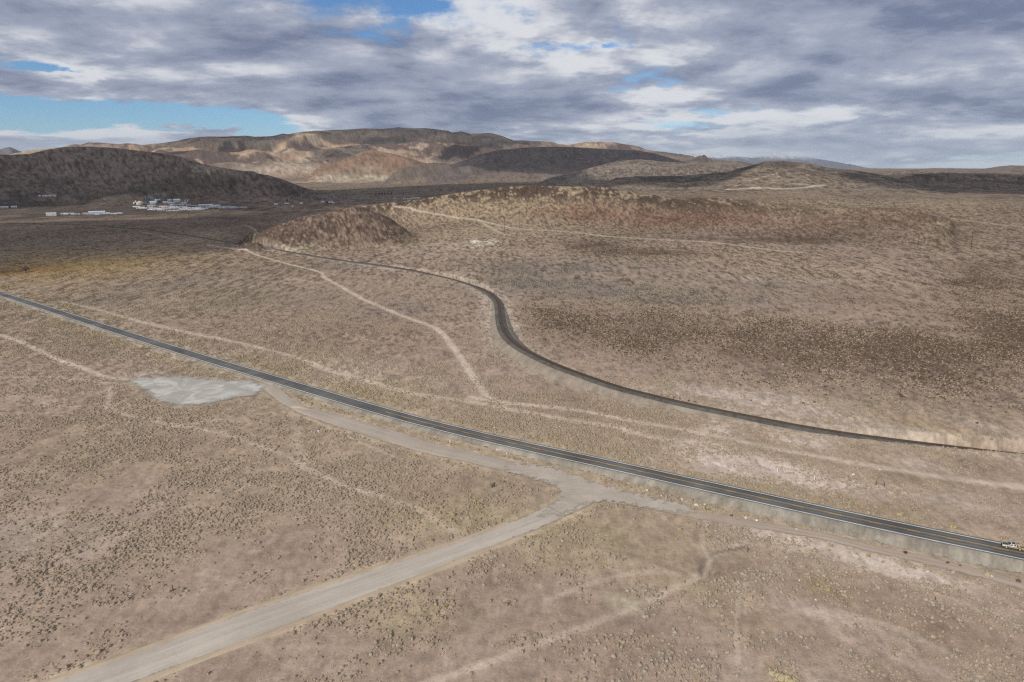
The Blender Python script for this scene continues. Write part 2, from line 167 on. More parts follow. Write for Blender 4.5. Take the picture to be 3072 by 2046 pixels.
D = {"highway": [[-468.26, 616.53, 0.9], [-369.12, 540.38, 0.9], [-288.59, 476.43, 0.9], [-224.76, 426.27, 0.9], [-174.06, 388.74, 0.9], [-143.02, 365.68, 0.94], [-104.26, 336.34, 1.03], [-70.63, 310.24, 1.13], [-41.76, 289.64, 1.22], [-16.38, 273.24, 1.32], [8.7, 259.45, 1.47], [32.9, 245.95, 1.62], [54.73, 232.79, 1.78], [74.73, 221.03, 1.92], [96.6, 208.63, 2.08], [120.36, 194.53, 2.27], [135.39, 186.75, 2.4], [146.03, 181.24, 2.5]],
 "rail": [[-1070.3, 1445.26, 0.8], [-968.54, 1428.45, 0.8], [-823.42, 1373.72, 0.8], [-693.16, 1289.92, 0.8], [-594.58, 1211.75, 0.8], [-467.24, 1089.48, 0.8], [-373.15, 999.26, 0.83], [-331.03, 963.33, 0.85], [-247.7, 882.78, 0.9], [-178.83, 821.67, 0.96], [-117.32, 762.0, 1.15], [-62.73, 693.08, 2.06], [-37.95, 652.33, 2.72], [-23.12, 615.7, 3.48], [-15.87, 588.41, 3.87], [-11.35, 558.05, 4.11], [-9.2, 513.22, 4.2], [-7.36, 475.04, 4.22], [-4.49, 447.51, 4.25], [0.0, 427.07, 4.31], [6.77, 406.54, 4.41], [24.67, 371.13, 4.7], [40.73, 348.92, 4.46], [55.47, 331.9, 3.95], [69.91, 320.8, 3.42], [83.65, 311.2, 2.69], [101.71, 301.47, 1.77], [116.75, 293.41, 1.08], [133.25, 285.32, 0.29], [149.9, 279.59, -0.51], [166.54, 274.94, -1.31], [183.02, 271.15, -2.1], [199.29, 267.51, -2.9], [213.2, 264.28, -3.6]],
 "gravel_road": [[-109.87, 117.31, 7.8], [-93.37, 130.2, 6.33], [-82.63, 138.09, 5.88], [-70.05, 147.55, 6.54], [-56.5, 157.1, 6.31], [-43.07, 166.25, 5.8], [-26.29, 177.65, 5.24], [-8.0, 190.78, 4.45], [6.94, 201.83, 4.54], [17.48, 211.64, 5.13], [25.44, 219.93, 6.29]],
 "frontage": [[37.54, 220.24, 4.96], [29.73, 223.78, 6.35], [22.22, 229.94, 7.21], [15.55, 235.9, 6.37], [6.27, 240.31, 4.91], [-2.29, 245.28, 4.84], [-13.96, 251.87, 4.9], [-36.91, 264.2, 5.48], [-57.72, 278.88, 6.0], [-79.65, 294.19, 5.79], [-99.04, 307.64, 3.8], [-111.95, 321.96, 3.55], [-124.79, 339.03, 4.05], [-133.2, 350.49, 4.03]],
 "side_road": [[24.22, 222.73, 4.5], [31.41, 223.25, 4.0], [38.0, 219.68, 3.2], [45.54, 214.25, 2.8], [55.51, 209.3, 2.4], [64.77, 205.0, 2.3], [78.88, 200.18, 2.3], [91.39, 195.35, 2.2], [99.36, 191.93, 2.2], [110.67, 185.01, 2.2], [121.8, 179.39, 2.2], [132.13, 173.72, 2.2], [141.73, 166.8, 2.2], [149.04, 161.08, 2.2]],
 "apron": [[-2.11, 250.17], [13.48, 245.83], [22.75, 240.42], [28.97, 233.5], [39.03, 226.41], [49.73, 219.68], [62.04, 212.83], [60.54, 207.02], [47.59, 209.05], [38.09, 212.82], [30.28, 214.26], [24.88, 211.87], [18.72, 205.9], [10.29, 203.24], [7.06, 205.0], [13.04, 213.55], [15.51, 220.19], [13.19, 227.49], [6.67, 232.96], [-3.28, 238.67]],
 "pullout": [[-214.8, 360.87], [-207.94, 362.16], [-199.55, 362.72], [-181.61, 363.14], [-168.51, 360.66], [-156.43, 358.11], [-148.78, 356.28], [-143.46, 358.11], [-135.36, 352.81], [-128.95, 344.69], [-126.71, 335.72], [-127.86, 329.31], [-128.95, 326.71], [-136.6, 324.78], [-144.79, 318.39], [-153.27, 313.53], [-160.62, 312.65], [-169.64, 314.59], [-181.17, 324.76], [-191.48, 334.51], [-201.4, 343.95]],
 "tracks": [{"p": [[-391.83, 582.67], [-344.23, 551.68], [-279.07, 502.36], [-230.85, 469.32], [-200.31, 451.37], [-165.73, 427.95], [-128.95, 399.7], [-106.47, 376.57], [-88.3, 363.94], [-74.52, 351.38], [-53.4, 334.74], [-18.93, 319.67], [0.0, 309.46], [20.23, 298.19], [43.91, 287.5], [60.79, 274.86], [86.72, 267.45]],
 "w": 2.6, "s": 0.75, "kind": "pale"}, {"p": [[-21.19, 327.26], [-9.27, 321.6], [0.0, 318.04], [31.24, 308.68], [50.34, 297.18], [72.59, 284.92], [93.13, 273.27], [105.58, 263.91], [126.55, 252.18], [146.37, 241.99], [165.34, 233.56], [185.47, 227.01], [197.09, 222.15]],
 "w": 2.4, "s": 0.9, "kind": "pale"}, {"p": [[-458.6, 1030.38], [-399.86, 983.1], [-352.28, 925.78], [-275.51, 829.62], [-214.73, 757.22], [-197.63, 715.31], [-175.14, 675.73], [-130.77, 593.05], [-91.76, 530.98], [-65.56, 494.93], [-55.0, 479.63], [-44.42, 450.84], [-39.13, 431.36], [-25.07, 376.35], [-18.13, 347.53], [-9.35, 324.66], [-0.98, 317.07]],
 "w": 2.6, "s": 0.9, "kind": "pale"}, {"p": [[-355.38, 460.92], [-320.86, 435.17], [-278.92, 401.28], [-248.38, 379.45], [-223.02, 361.41], [-211.1, 357.8]],
 "w": 2.2, "s": 0.9, "kind": "pale"}, {"p": [[-283.06, 361.35], [-253.01, 361.33], [-238.73, 357.62], [-214.27, 350.51], [-205.31, 350.5]],
 "w": 1.6, "s": 0.6, "kind": "pale"}, {"p": [[-213.45, 344.69], [-202.21, 326.22], [-196.23, 313.47], [-181.84, 302.85], [-152.14, 288.94], [-128.6, 279.66], [-106.97, 266.22], [-89.47, 254.07], [-78.42, 242.21], [-59.03, 226.94], [-42.42, 217.44], [-31.96, 210.48], [-21.66, 199.56], [-15.9, 194.37]],
 "w": 1.5, "s": 0.62, "kind": "pale"}, {"p": [[-94.47, 284.8], [-92.24, 275.04], [-88.56, 263.84], [-81.06, 247.7]],
 "w": 2.2, "s": 0.5, "kind": "pale"}, {"p": [[-103.7, 303.94], [-90.94, 294.32], [-78.88, 282.88], [-62.45, 267.78], [-47.55, 254.1]],
 "w": 0.8, "s": 0.6, "kind": "pale"}, {"p": [[-21.25, 128.78], [-18.14, 130.21], [-2.83, 137.64], [7.15, 143.47], [13.59, 146.92], [26.0, 153.71], [40.07, 162.53], [52.8, 171.42], [56.5, 176.96], [58.65, 181.18], [63.84, 184.28], [72.62, 189.19]],
 "w": 1.3, "s": 0.62, "kind": "pale"}, {"p": [[53.27, 171.42], [55.76, 177.82], [57.61, 181.0], [61.52, 183.54], [65.98, 185.02], [71.65, 186.89]],
 "w": 0.9, "s": 1.1, "kind": "dark"}, {"p": [[9.28, 160.32], [20.7, 167.11], [34.61, 172.74], [47.84, 172.4], [52.8, 171.42]],
 "w": 1.0, "s": 0.5, "kind": "pale"}, {"p": [[24.84, 186.92], [36.25, 182.27], [44.85, 176.1], [49.74, 172.4]],
 "w": 0.8, "s": 0.5, "kind": "dark"}, {"p": [[74.21, 188.42], [87.16, 185.0], [99.81, 177.8], [112.65, 166.31], [125.73, 153.29]],
 "w": 1.2, "s": 0.5, "kind": "pale"}, {"p": [[84.04, 156.04], [97.08, 148.05], [106.1, 136.18]],
 "w": 1.1, "s": 0.45, "kind": "pale"}, {"p": [[-147.39, 291.0], [-136.73, 294.37], [-128.24, 304.01], [-118.52, 312.19]],
 "w": 0.8, "s": 0.5, "kind": "pale"}, {"p": [[58.0, 171.42], [60.55, 175.25]],
 "w": 0.7, "s": 0.7, "kind": "dark"}, {"p": [[59.65, 193.75], [58.42, 186.9], [58.11, 181.36]],
 "w": 0.8, "s": 0.6, "kind": "pale"}, {"p": [[63.23, 169.48], [60.66, 160.31], [56.46, 149.34], [52.82, 136.18]],
 "w": 0.7, "s": 0.5, "kind": "pale"}, {"p": [[64.58, 167.89], [60.57, 154.66]],
 "w": 0.5, "s": 0.4, "kind": "pale"}, {"p": [[-245.95, 1441.33], [-196.83, 1385.99], [-148.1, 1322.78], [-113.58, 1283.33], [-81.76, 1248.9], [-57.1, 1222.2], [-12.19, 1147.67], [5.91, 1112.29], [65.55, 1084.81], [97.81, 1064.31], [141.4, 1013.61], [185.02, 988.86], [240.36, 960.16], [284.95, 928.49], [325.1, 866.37], [353.63, 840.15]],
 "w": 3.2, "s": 0.9, "kind": "pale"}, {"p": [[-57.1, 1222.2], [-39.64, 1156.7], [-14.16, 1044.63]],
 "w": 2.5, "s": 0.7, "kind": "pale"}, {"p": [[-540.09, 1397.62], [-477.46, 1281.35], [-388.83, 1046.33], [-382.77, 1011.08], [-364.15, 979.32]],
 "w": 2.5, "s": 0.5, "kind": "pale"}, {"p": [[-677.31, 1255.01], [-615.48, 1192.53], [-521.81, 1079.53]],
 "w": 2.0, "s": 0.5, "kind": "pale"}, {"p": [[-239.67, 689.53], [-227.22, 704.12], [-193.78, 683.06]],
 "w": 1.8, "s": 0.55, "kind": "pale"}, {"p": [[743.96, 1176.35], [761.14, 1116.67], [783.47, 1056.4]],
 "w": 3.0, "s": 0.6, "kind": "pale"}, {"p": [[661.87, 1465.66], [687.53, 1402.06], [727.74, 1363.37]],
 "w": 4, "s": 0.5, "kind": "pale"}, {"p": [[705.17, 1839.9], [759.2, 1740.45], [725.93, 1482.46]],
 "w": 4, "s": 0.35, "kind": "pale"}, {"p": [[611.7, 1993.71], [666.55, 1938.47], [712.16, 1883.09], [777.55, 1890.09], [839.6, 1930.39], [867.56, 1952.42]],
 "w": 7, "s": 1.0, "kind": "pale"}, {"p": [[611.7, 1993.71], [703.76, 2103.9], [760.3, 2125.92], [810.71, 2155.18]],
 "w": 4, "s": 0.6, "kind": "pale"}, {"p": [[810.71, 2155.18], [797.95, 2065.54], [844.62, 2012.05], [867.56, 1952.42]],
 "w": 4, "s": 0.5, "kind": "pale"}, {"p": [[735.09, 2025.01], [772.16, 1971.09], [834.93, 1941.34]],
 "w": 4, "s": 0.8, "kind": "pale"}, {"p": [[763.04, 2049.56], [812.36, 2002.47]],
 "w": 4, "s": 0.6, "kind": "pale"}, {"p": [[668.53, 1952.8], [680.11, 1932.86]],
 "w": 9, "s": 1.0, "kind": "pale"}, {"p": [[832.04, 1934.4], [853.9, 1942.24]],
 "w": 9, "s": 1.0, "kind": "pale"}],
 "patches": [[-32.2, 6.851, 5.52, 0.157, 1.0, "gold"], [-35.9, 6.854, 3.06, 0.04, 1.2, "orange"], [-34.48, 6.948, 2.35, 0.06, 0.5, "gold"], [-26.37, 6.903, 3.7, 0.116, 0.35, "gold"], [-13.9, 5.941, 3.34, 0.07, 0.8, "sand"], [-10.34, 5.842, 3.44, 0.049, 0.8, "straw"], [-17.87, 6.024, 2.13, 0.037, 0.5, "straw"], [20.64, 5.566, 5.83, 0.044, 1.0, "chalk"], [25.12, 5.55, 3.62, 0.026, 0.9, "chalk"], [30.68, 5.566, 2.63, 0.023, 0.6, "chalk"], [35.08, 5.581, 2.19, 0.02, 0.6, "chalk"], [37.77, 5.583, 1.69, 0.016, 0.5, "chalk"], [17.02, 5.609, 3.24, 0.039, 0.5, "chalk"], [20.14, 5.857, 6.44, 0.041, 0.9, "chalk"], [26.52, 5.815, 5.84, 0.029, 0.7, "chalk"], [24.78, 5.7, 2.18, 0.035, 0.8, "chalk"], [33.3, 5.839, 4.53, 0.034, 0.5, "gold"], [33.43, 5.785, 5.09, 0.024, 0.5, "chalk"], [33.26, 5.686, 2.26, 0.032, 0.6, "chalk"], [17.72, 5.694, 1.61, 0.031, 0.6, "chalk"], [35.9, 5.877, 2.46, 0.019, 0.6, "chalk"], [-2.65, 5.326, 7.08, 0.065, 0.7, "straw"], [-8.74, 5.348, 3.95, 0.044, 0.6, "straw"], [6.61, 5.279, 6.62, 0.047, 0.7, "straw"], [-9.1, 5.045, 5.07, 0.061, 0.6, "straw"], [11.21, 5.25, 5.29, 0.04, 0.6, "straw"], [16.75, 5.157, 5.08, 0.037, 0.8, "straw"], [10.85, 5.086, 1.84, 0.022, 1.2, "pale_grass"], [5.14, 5.185, 6.15, 0.039, 0.4, "straw"], [20.41, 5.097, 4.37, 0.035, 0.5, "straw"], [25.06, 4.981, 1.86, 0.031, 1.0, "gold"], [27.48, 4.994, 3.02, 0.034, 0.9, "sand"], [20.77, 4.981, 4.43, 0.032, 0.4, "chalk"], [27.21, 5.348, 5.61, 0.016, 1.0, "chalk"], [30.22, 5.337, 5.3, 0.021, 0.8, "chalk"], [34.2, 5.337, 2.91, 0.02, 0.7, "chalk"], [23.3, 5.346, 3.07, 0.014, 0.6, "chalk"], [28.37, 5.16, 6.07, 0.019, 0.5, "chalk"], [32.33, 5.115, 4.41, 0.017, 0.4, "chalk"], [27.58, 5.235, 2.2, 0.027, 0.5, "gold"], [4.59, 6.617, 9.8, 0.071, 0.8, "grey"], [3.21, 6.48, 7.22, 0.066, 0.85, "grey"], [10.2, 6.417, 9.99, 0.062, 0.85, "grey"], [15.1, 6.375, 5.15, 0.031, 0.7, "grey"], [20.62, 6.534, 6.14, 0.051, 0.6, "grey"], [21.98, 6.408, 3.8, 0.032, 0.5, "grey"], [-9.49, 6.311, 5.33, 0.072, 0.6, "grey"], [-18.78, 6.435, 6.86, 0.079, 0.45, "grey"], [-31.49, 6.54, 3.2, 0.043, 0.5, "grey"], [-24.75, 6.618, 6.34, 0.079, 0.4, "grey"], [-14.71, 6.719, 7.01, 0.071, 0.3, "grey"], [21.33, 6.568, 4.04, 0.022, 0.7, "sand"], [27.56, 6.672, 4.24, 0.019, 0.4, "sand"], [-0.99, 7.162, 9.01, 0.05, 0.7, "yellow_rock"], [9.92, 7.11, 6.77, 0.048, 0.7, "red"], [17.71, 7.097, 6.25, 0.06, 0.6, "red"], [4.51, 7.109, 5.41, 0.036, 0.6, "yellow_rock"], [5.87, 7.105, 4.85, 0.03, 0.7, "red"], [13.92, 7.063, 4.58, 0.059, 0.5, "red"], [27.55, 7.117, 4.36, 0.043, 1.0, "red"], [23.83, 7.033, 5.32, 0.036, 0.5, "red"], [-0.44, 6.998, 4.42, 0.094, 0.6, "straw"], [-5.15, 6.919, 5.54, 0.12, 0.4, "straw"], [-3.11, 6.882, 0.39, 0.027, 1.2, "white"], [-1.83, 6.869, 0.61, 0.023, 0.7, "white"], [-4.34, 6.833, 3.89, 0.081, 0.3, "chalk"], [-17.95, 6.913, 1.78, 0.017, 0.8, "pale_grass"], [-15.56, 6.969, 2.08, 0.028, 0.5, "sand"], [-17.14, 6.945, 1.02, 0.017, 0.6, "pale_grass"], [9.87, 7.185, 3.68, 0.025, 0.5, "straw"], [22.45, 7.393, 7.28, 0.115, 0.4, "straw"], [31.21, 7.347, 3.85, 0.159, 0.4, "straw"], [-11.65, 8.696, 1.31, 0.01, 0.3, "pale_grass"], [-17.21, 8.9, 0.99, 0.021, 0.6, "pale_grass"], [-17.72, 8.866, 4.01, 0.028, 0.8, "sand"], [-14.28, 8.641, 3.11, 0.029, 0.9, "sand"], [-10.38, 8.662, 5.34, 0.01, 0.7, "pale_grass"], [-10.64, 8.666, 1.05, 0.01, 0.35, "pale_grass"], [-27.63, 7.839, 0.43, 0.01, 1.0, "white"], [-26.98, 7.845, 0.31, 0.01, 1.0, "white"], [-26.48, 7.851, 0.22, 0.01, 0.8, "white"], [-35.12, 7.954, 1.11, 0.021, 0.5, "sand"], [-23.44, 7.953, 1.38, 0.022, 0.6, "pale_grass"], [-25.81, 6.484, 2.35, 0.032, 0.3, "sand"], [-29.43, 6.159, 1.34, 0.022, 0.5, "chalk"], [-28.94, 6.048, 1.36, 0.014, 0.7, "chalk"], [-35.91, 5.973, 0.78, 0.012, 0.4, "chalk"], [-37.64, 5.464, 4.56, 0.068, 0.5, "bare"], [-38.68, 5.509, 1.75, 0.059, 0.8, "bare"], [-33.73, 5.477, 2.65, 0.061, 0.4, "bare"], [-2.17, 6.223, 0.86, 0.149, 0.6, "pebble"], [0.26, 6.172, 0.34, 0.081, 1.0, "chalk"], [-18.12, 6.969, 2.8, 0.015, 0.6, "darkrock"], [-20.56, 7.221, 2.72, 0.173, 0.6, "darkrock"], [6.49, 6.819, 1.37, 0.031, 1.2, "darkrock"], [10.06, 6.762, 3.74, 0.03, 0.9, "darkrock"], [20.33, 6.931, 5.63, 0.023, 0.9, "darkrock"], [-11.41, 6.927, 2.69, 0.01, 0.6, "darkrock"], [34.0, 6.562, 3.0, 0.046, 0.3, "darkrock"], [35.64, 6.786, 2.16, 0.056, 0.4, "darkrock"], [-26.85, 7.736, 7.66, 0.126, 1.2, "painted_shade"], [-32.7, 7.645, 5.36, 0.101, 1.2, "painted_shade"], [-35.26, 7.864, 3.03, 0.11, 1.2, "painted_shade"], [-30.02, 7.807, 4.29, 0.085, 1.0, "painted_shade"], [-21.88, 7.564, 2.9, 0.142, 0.7, "painted_shade"], [6.11, 6.187, 5.59, 0.124, 1.0, "brush"], [13.12, 6.147, 6.87, 0.16, 1.0, "brush"], [22.34, 6.118, 7.01, 0.167, 1.2, "brush"], [31.58, 6.151, 6.8, 0.176, 1.2, "brush"], [36.3, 6.336, 4.4, 0.205, 1.0, "brush"], [2.97, 6.265, 3.12, 0.086, 0.8, "brush"], [27.8, 6.462, 4.67, 0.068, 0.7, "brush"], [34.8, 6.695, 3.1, 0.119, 1.0, "brush"], [-1.6, 6.222, 1.14, 0.083, 0.5, "brush"], [10.05, 6.769, 4.0, 0.04, 1.0, "brush"], [6.49, 6.829, 2.19, 0.058, 1.2, "brush"], [20.32, 6.949, 6.96, 0.049, 0.8, "brush"], [28.18, 7.123, 4.89, 0.139, 0.8, "brush"], [33.99, 5.995, 5.29, 0.063, 0.5, "brush"], [24.66, 5.085, 6.55, 0.05, 0.5, "umber"], [34.22, 5.222, 5.33, 0.05, 0.7, "umber"], [37.77, 5.182, 3.85, 0.055, 0.5, "umber"], [13.23, 4.974, 7.72, 0.049, 0.6, "umber"], [5.25, 5.037, 6.28, 0.053, 0.4, "umber"], [18.63, 5.225, 4.39, 0.038, 0.5, "umber"], [29.73, 5.488, 4.42, 0.021, 0.5, "umber"], [26.9, 5.64, 5.89, 0.025, 0.5, "umber"], [7.77, 5.727, 5.72, 0.029, 0.6, "umber"], [4.82, 5.797, 5.78, 0.039, 0.6, "umber"], [35.74, 5.709, 3.79, 0.029, 0.5, "umber"], [-8.18, 6.133, 4.55, 0.124, 0.5, "umber"], [-15.05, 6.177, 7.17, 0.106, 0.5, "umber"], [-7.16, 5.423, 4.85, 0.047, 0.4, "umber"], [-22.65, 6.31, 6.61, 0.07, 0.4, "umber"], [-31.96, 6.203, 4.35, 0.057, 0.4, "umber"], [-28.51, 5.693, 6.37, 0.077, 0.3, "umber"], [-36.8, 5.854, 4.02, 0.08, 0.4, "umber"]],
 "P": {"right_poles": [[565.82, 844.27, 14.79], [375.4, 857.87, 12.81], [229.34, 960.83, 13.93], [104.23, 995.62, 14.22], [-11.33, 1064.73, 16.13], [-148.25, 1324.32, 28.72], [-234.15, 1432.71, 36.11], [-299.67, 1457.16, 33.44]],
 "left_poles": [[-499.77, 1950.48, -0.52], [-478.76, 1368.29, 1.24], [-556.7, 1414.45, 0.88], [-665.94, 1542.93, -1.13], [-765.87, 1642.52, -1.41], [-872.57, 1759.19, -1.13], [-903.01, 1713.45, -1.43], [-1288.61, 1821.46, 0.04]],
 "fence_posts": [[-92.65, 164.33, 0.0], [9.54, 223.79, -0.01], [70.95, 183.9, 0.01], [112.75, 159.57, 0.01], [-146.45, 292.26, -0.0], [-145.65, 291.83, -0.0], [132.66, 228.8, 0.01], [134.99, 227.45, 0.01]],
 "brace": [[-7.24, 226.69, -0.01], [-6.29, 227.49, -0.01]],
 "orange": [[33.92, 226.94, -0.0], [35.29, 226.4, -0.0]],
 "white_posts": [[-98.69, 374.53, -0.13], [-93.86, 370.18, -0.1], [-75.7, 359.27, 0.04], [43.8, 286.68, -0.08], [100.91, 239.75, 0.03], [112.04, 232.9, 0.02]],
 "pipe_marker": [[-84.3, 280.09, 0.01], [-83.65, 279.31, 0.01]],
 "delineators": [[-35.0, 281.52, 0.84], [49.83, 229.02, 1.36], [143.51, 177.26, 2.1]],
 "rocks": [[48.44, 224.3, -0.0], [52.65, 220.19, -0.0], [59.27, 217.45, -0.01], [63.13, 213.07, -0.0], [66.18, 213.79, -0.0], [77.19, 204.53, 0.01], [80.21, 202.77, 0.01], [90.97, 197.21, 0.02], [81.26, 160.31, 0.0], [80.5, 169.16, 0.0], [118.94, 173.38, 0.01], [117.36, 269.25, -0.01], [123.1, 267.82, -0.02], [112.51, 275.14, -0.01], [56.75, 325.66, 0.01], [54.49, 325.12, 0.02], [77.67, 311.02, -0.03], [101.6, 249.26, 0.0], [-7.71, 285.12, 0.05], [140.96, 241.67, -0.03], [-46.57, 281.32, -0.02], [-26.2, 269.57, 0.0], [465.67, 867.08, 13.85], [-2.16, 257.29, 0.04], [-6.01, 260.65, 0.05], [135.69, 171.08, 0.01], [128.58, 237.21, -0.0]],
 "dark_shrubs_by_road": [[72.95, 206.11, 0.0], [118.01, 183.17, 0.01], [127.3, 177.81, 0.01], [130.13, 176.43, 0.01], [141.52, 168.69, -0.0], [-105.76, 324.98, 0.07], [-103.14, 323.46, 0.07], [76.12, 330.18, 0.07], [78.71, 328.1, 0.06], [81.56, 326.57, 0.05], [84.11, 324.56, 0.04], [87.88, 321.63, 0.0], [90.5, 320.23, -0.03], [78.94, 308.23, -0.03], [15.01, 418.58, -0.09], [13.33, 426.3, -0.16], [15.01, 378.55, -0.13]],
 "gold_shrubs": [[59.7, 132.71, -0.0], [60.59, 131.45, -0.0], [62.24, 131.03, -0.0], [62.9, 130.21, -0.0], [53.76, 197.22, 0.01], [65.83, 190.57, 0.0], [134.83, 171.9, 0.01], [142.02, 198.5, -0.0], [129.28, 206.55, 0.01]],
 "lone_tree": [[-542.14, 757.9, -0.12]],
 "far_trees": [[-582.8, 2992.7, 2.59], [-568.93, 2987.33, 2.79], [-554.49, 2978.73, 3.1], [-546.99, 3008.19, 3.43], [-532.77, 3000.87, 3.69], [-516.32, 2988.53, 4.14], [-610.63, 2298.06, -0.0], [-759.89, 2353.06, 3.95]],
 "berm": [[-106.58, 313.17, 0.05], [-103.95, 314.6, 0.06], [-99.74, 311.32, 0.04], [-94.23, 307.14, 0.03], [-97.2, 308.06, 0.03], [-101.59, 309.44, 0.04]],
 "trailers": [[-1110.58, 2052.93, 0.34, 1.14, 12.4], [-1103.24, 2050.4, 0.41, 1.137, 9.4], [-1095.68, 2056.28, 0.42, 1.138, 11.9], [-1060.09, 1974.16, 0.61, 1.094, 9.9], [-1052.5, 1975.04, 0.65, 1.093, 12.4], [-1043.58, 1973.62, 0.59, 1.09, 12.1], [-1038.01, 1977.97, 0.62, 1.091, 11.0], [-1026.56, 1976.26, 0.67, 1.088, 8.2], [-1020.09, 1977.52, 0.73, 1.087, 10.0], [-1090.6, 2092.96, 0.26, 1.153, 8.6], [-1079.86, 2087.06, 0.35, 1.148, 12.2], [-1072.25, 2090.19, 0.48, 1.147, 12.1], [-1037.49, 2057.16, 0.95, 1.125, 9.9], [-1029.25, 2054.83, 1.07, 1.122, 11.4], [-1022.64, 2057.28, 1.11, 1.122, 9.3], [-1016.19, 2060.12, 1.15, 1.122, 12.3], [-1043.22, 2138.72, 0.94, 1.162, 11.2], [-1032.98, 2132.64, 1.08, 1.157, 10.2], [-1027.23, 2146.45, 1.13, 1.162, 9.4], [-1016.03, 2140.65, 1.12, 1.157, 9.6], [-1008.09, 2145.91, 1.12, 1.158, 12.0], [-1004.73, 2159.55, 1.19, 1.163, 11.5], [-1004.71, 2010.37, 0.99, 1.098, 11.9], [-996.02, 2017.13, 1.01, 1.099, 7.9], [-986.56, 2016.79, 1.0, 1.097, 8.7], [-983.35, 2028.59, 1.05, 1.101, 11.0], [-971.81, 2024.9, 1.04, 1.097, 7.9], [-966.3, 2034.59, 1.04, 1.1, 10.0], [-957.84, 2035.44, 1.06, 1.099, 10.3], [-971.63, 1975.51, 0.77, 1.075, 8.6], [-962.88, 1974.88, 0.73, 1.073, 9.9], [-953.08, 1975.52, 0.63, 1.071, 9.9], [-943.5, 1978.77, 0.66, 1.071, 12.2], [-936.93, 1986.74, 0.74, 1.073, 8.2], [-926.58, 1986.75, 0.73, 1.071, 11.3], [-917.69, 1988.19, 0.76, 1.07, 11.2], [-910.26, 1991.95, 0.78, 1.07, 9.0], [-897.53, 1987.49, 0.72, 1.065, 11.6], [-1001.33, 1917.54, 0.23, 1.057, 7.5], [-994.31, 1915.0, 0.17, 1.054, 12.0], [-984.66, 1910.59, 0.09, 1.05, 11.7], [-973.78, 1903.12, 0.09, 1.044, 10.5], [-964.37, 1899.63, 0.08, 1.041, 9.9], [-954.95, 1892.75, -0.0, 1.036, 12.3], [-1004.56, 1948.5, 0.63, 1.071, 10.7], [-996.28, 1951.83, 0.65, 1.07, 11.4], [-984.12, 1943.89, 0.46, 1.064, 8.7], [-975.32, 1951.55, 0.54, 1.066, 10.2], [-961.5, 1943.22, 0.46, 1.059, 11.0], [-954.93, 1950.57, 0.48, 1.061, 11.3], [-922.42, 1865.79, -0.34, 1.017, 11.4], [-914.56, 1866.8, -0.3, 1.016, 7.8], [-904.83, 1867.04, -0.25, 1.014, 9.1], [-905.22, 1893.66, -0.01, 1.025, 10.6], [-898.88, 1899.78, 0.12, 1.027, 9.1], [-893.87, 1904.38, 0.17, 1.028, 9.9], [-882.86, 1901.35, 0.14, 1.024, 10.7], [-875.38, 1903.91, 0.15, 1.024, 10.8], [-872.13, 1911.46, 0.18, 1.026, 7.6], [-861.48, 1910.53, 0.19, 1.024, 9.9], [-858.24, 1924.34, 0.32, 1.029, 12.3], [-922.37, 1937.85, 0.51, 1.048, 9.0], [-917.6, 1948.97, 0.56, 1.052, 7.7], [-905.44, 1945.05, 0.51, 1.048, 8.1], [-899.92, 1952.64, 0.6, 1.05, 12.0], [-891.17, 1950.98, 0.63, 1.048, 11.9], [-881.44, 1952.7, 0.64, 1.046, 11.6], [-872.31, 1954.32, 0.61, 1.045, 8.6], [-865.44, 1961.4, 0.62, 1.047, 12.1], [-930.72, 2068.63, 1.07, 1.108, 12.3], [-918.65, 2058.85, 1.1, 1.101, 9.0], [-908.53, 2062.22, 1.03, 1.101, 9.8], [-894.5, 2046.99, 1.02, 1.091, 9.0], [-880.97, 2039.65, 1.04, 1.085, 9.4], [-877.02, 2008.47, 0.87, 1.07, 12.2], [-865.76, 2000.67, 0.94, 1.065, 11.1], [-860.99, 2005.73, 1.0, 1.066, 12.2], [-852.41, 2009.15, 1.03, 1.066, 8.8], [-844.25, 2004.72, 0.99, 1.062, 8.5], [-836.55, 2009.21, 0.97, 1.063, 11.7], [-825.7, 1999.6, 1.04, 1.057, 9.2], [-882.26, 2062.38, 0.99, 1.096, 11.6], [-870.15, 2058.0, 1.0, 1.091, 12.5], [-854.86, 2046.64, 1.15, 1.083, 10.2], [-841.82, 2039.11, 1.2, 1.077, 7.7], [-833.8, 2042.82, 1.18, 1.078, 10.9], [-824.38, 2046.32, 1.17, 1.078, 8.0], [-826.18, 1975.79, 1.02, 1.046, 11.3], [-813.24, 1970.8, 1.02, 1.041, 9.5], [-809.72, 1983.26, 1.06, 1.046, 12.0], [-796.19, 1976.58, 0.98, 1.041, 11.2], [-789.53, 1983.66, 1.03, 1.043, 11.7], [-781.54, 1983.5, 1.05, 1.041, 11.3], [-806.47, 1999.95, 1.04, 1.053, 10.9], [-802.2, 2009.8, 1.0, 1.057, 9.1], [-787.19, 1994.62, 1.1, 1.047, 10.2], [-775.9, 1993.11, 1.08, 1.045, 11.5], [-768.15, 1997.9, 0.99, 1.046, 11.3], [-972.22, 2092.12, 1.39, 1.127, 11.0], [-966.31, 2101.18, 1.4, 1.129, 7.9], [-956.46, 2098.48, 1.35, 1.126, 10.1]],
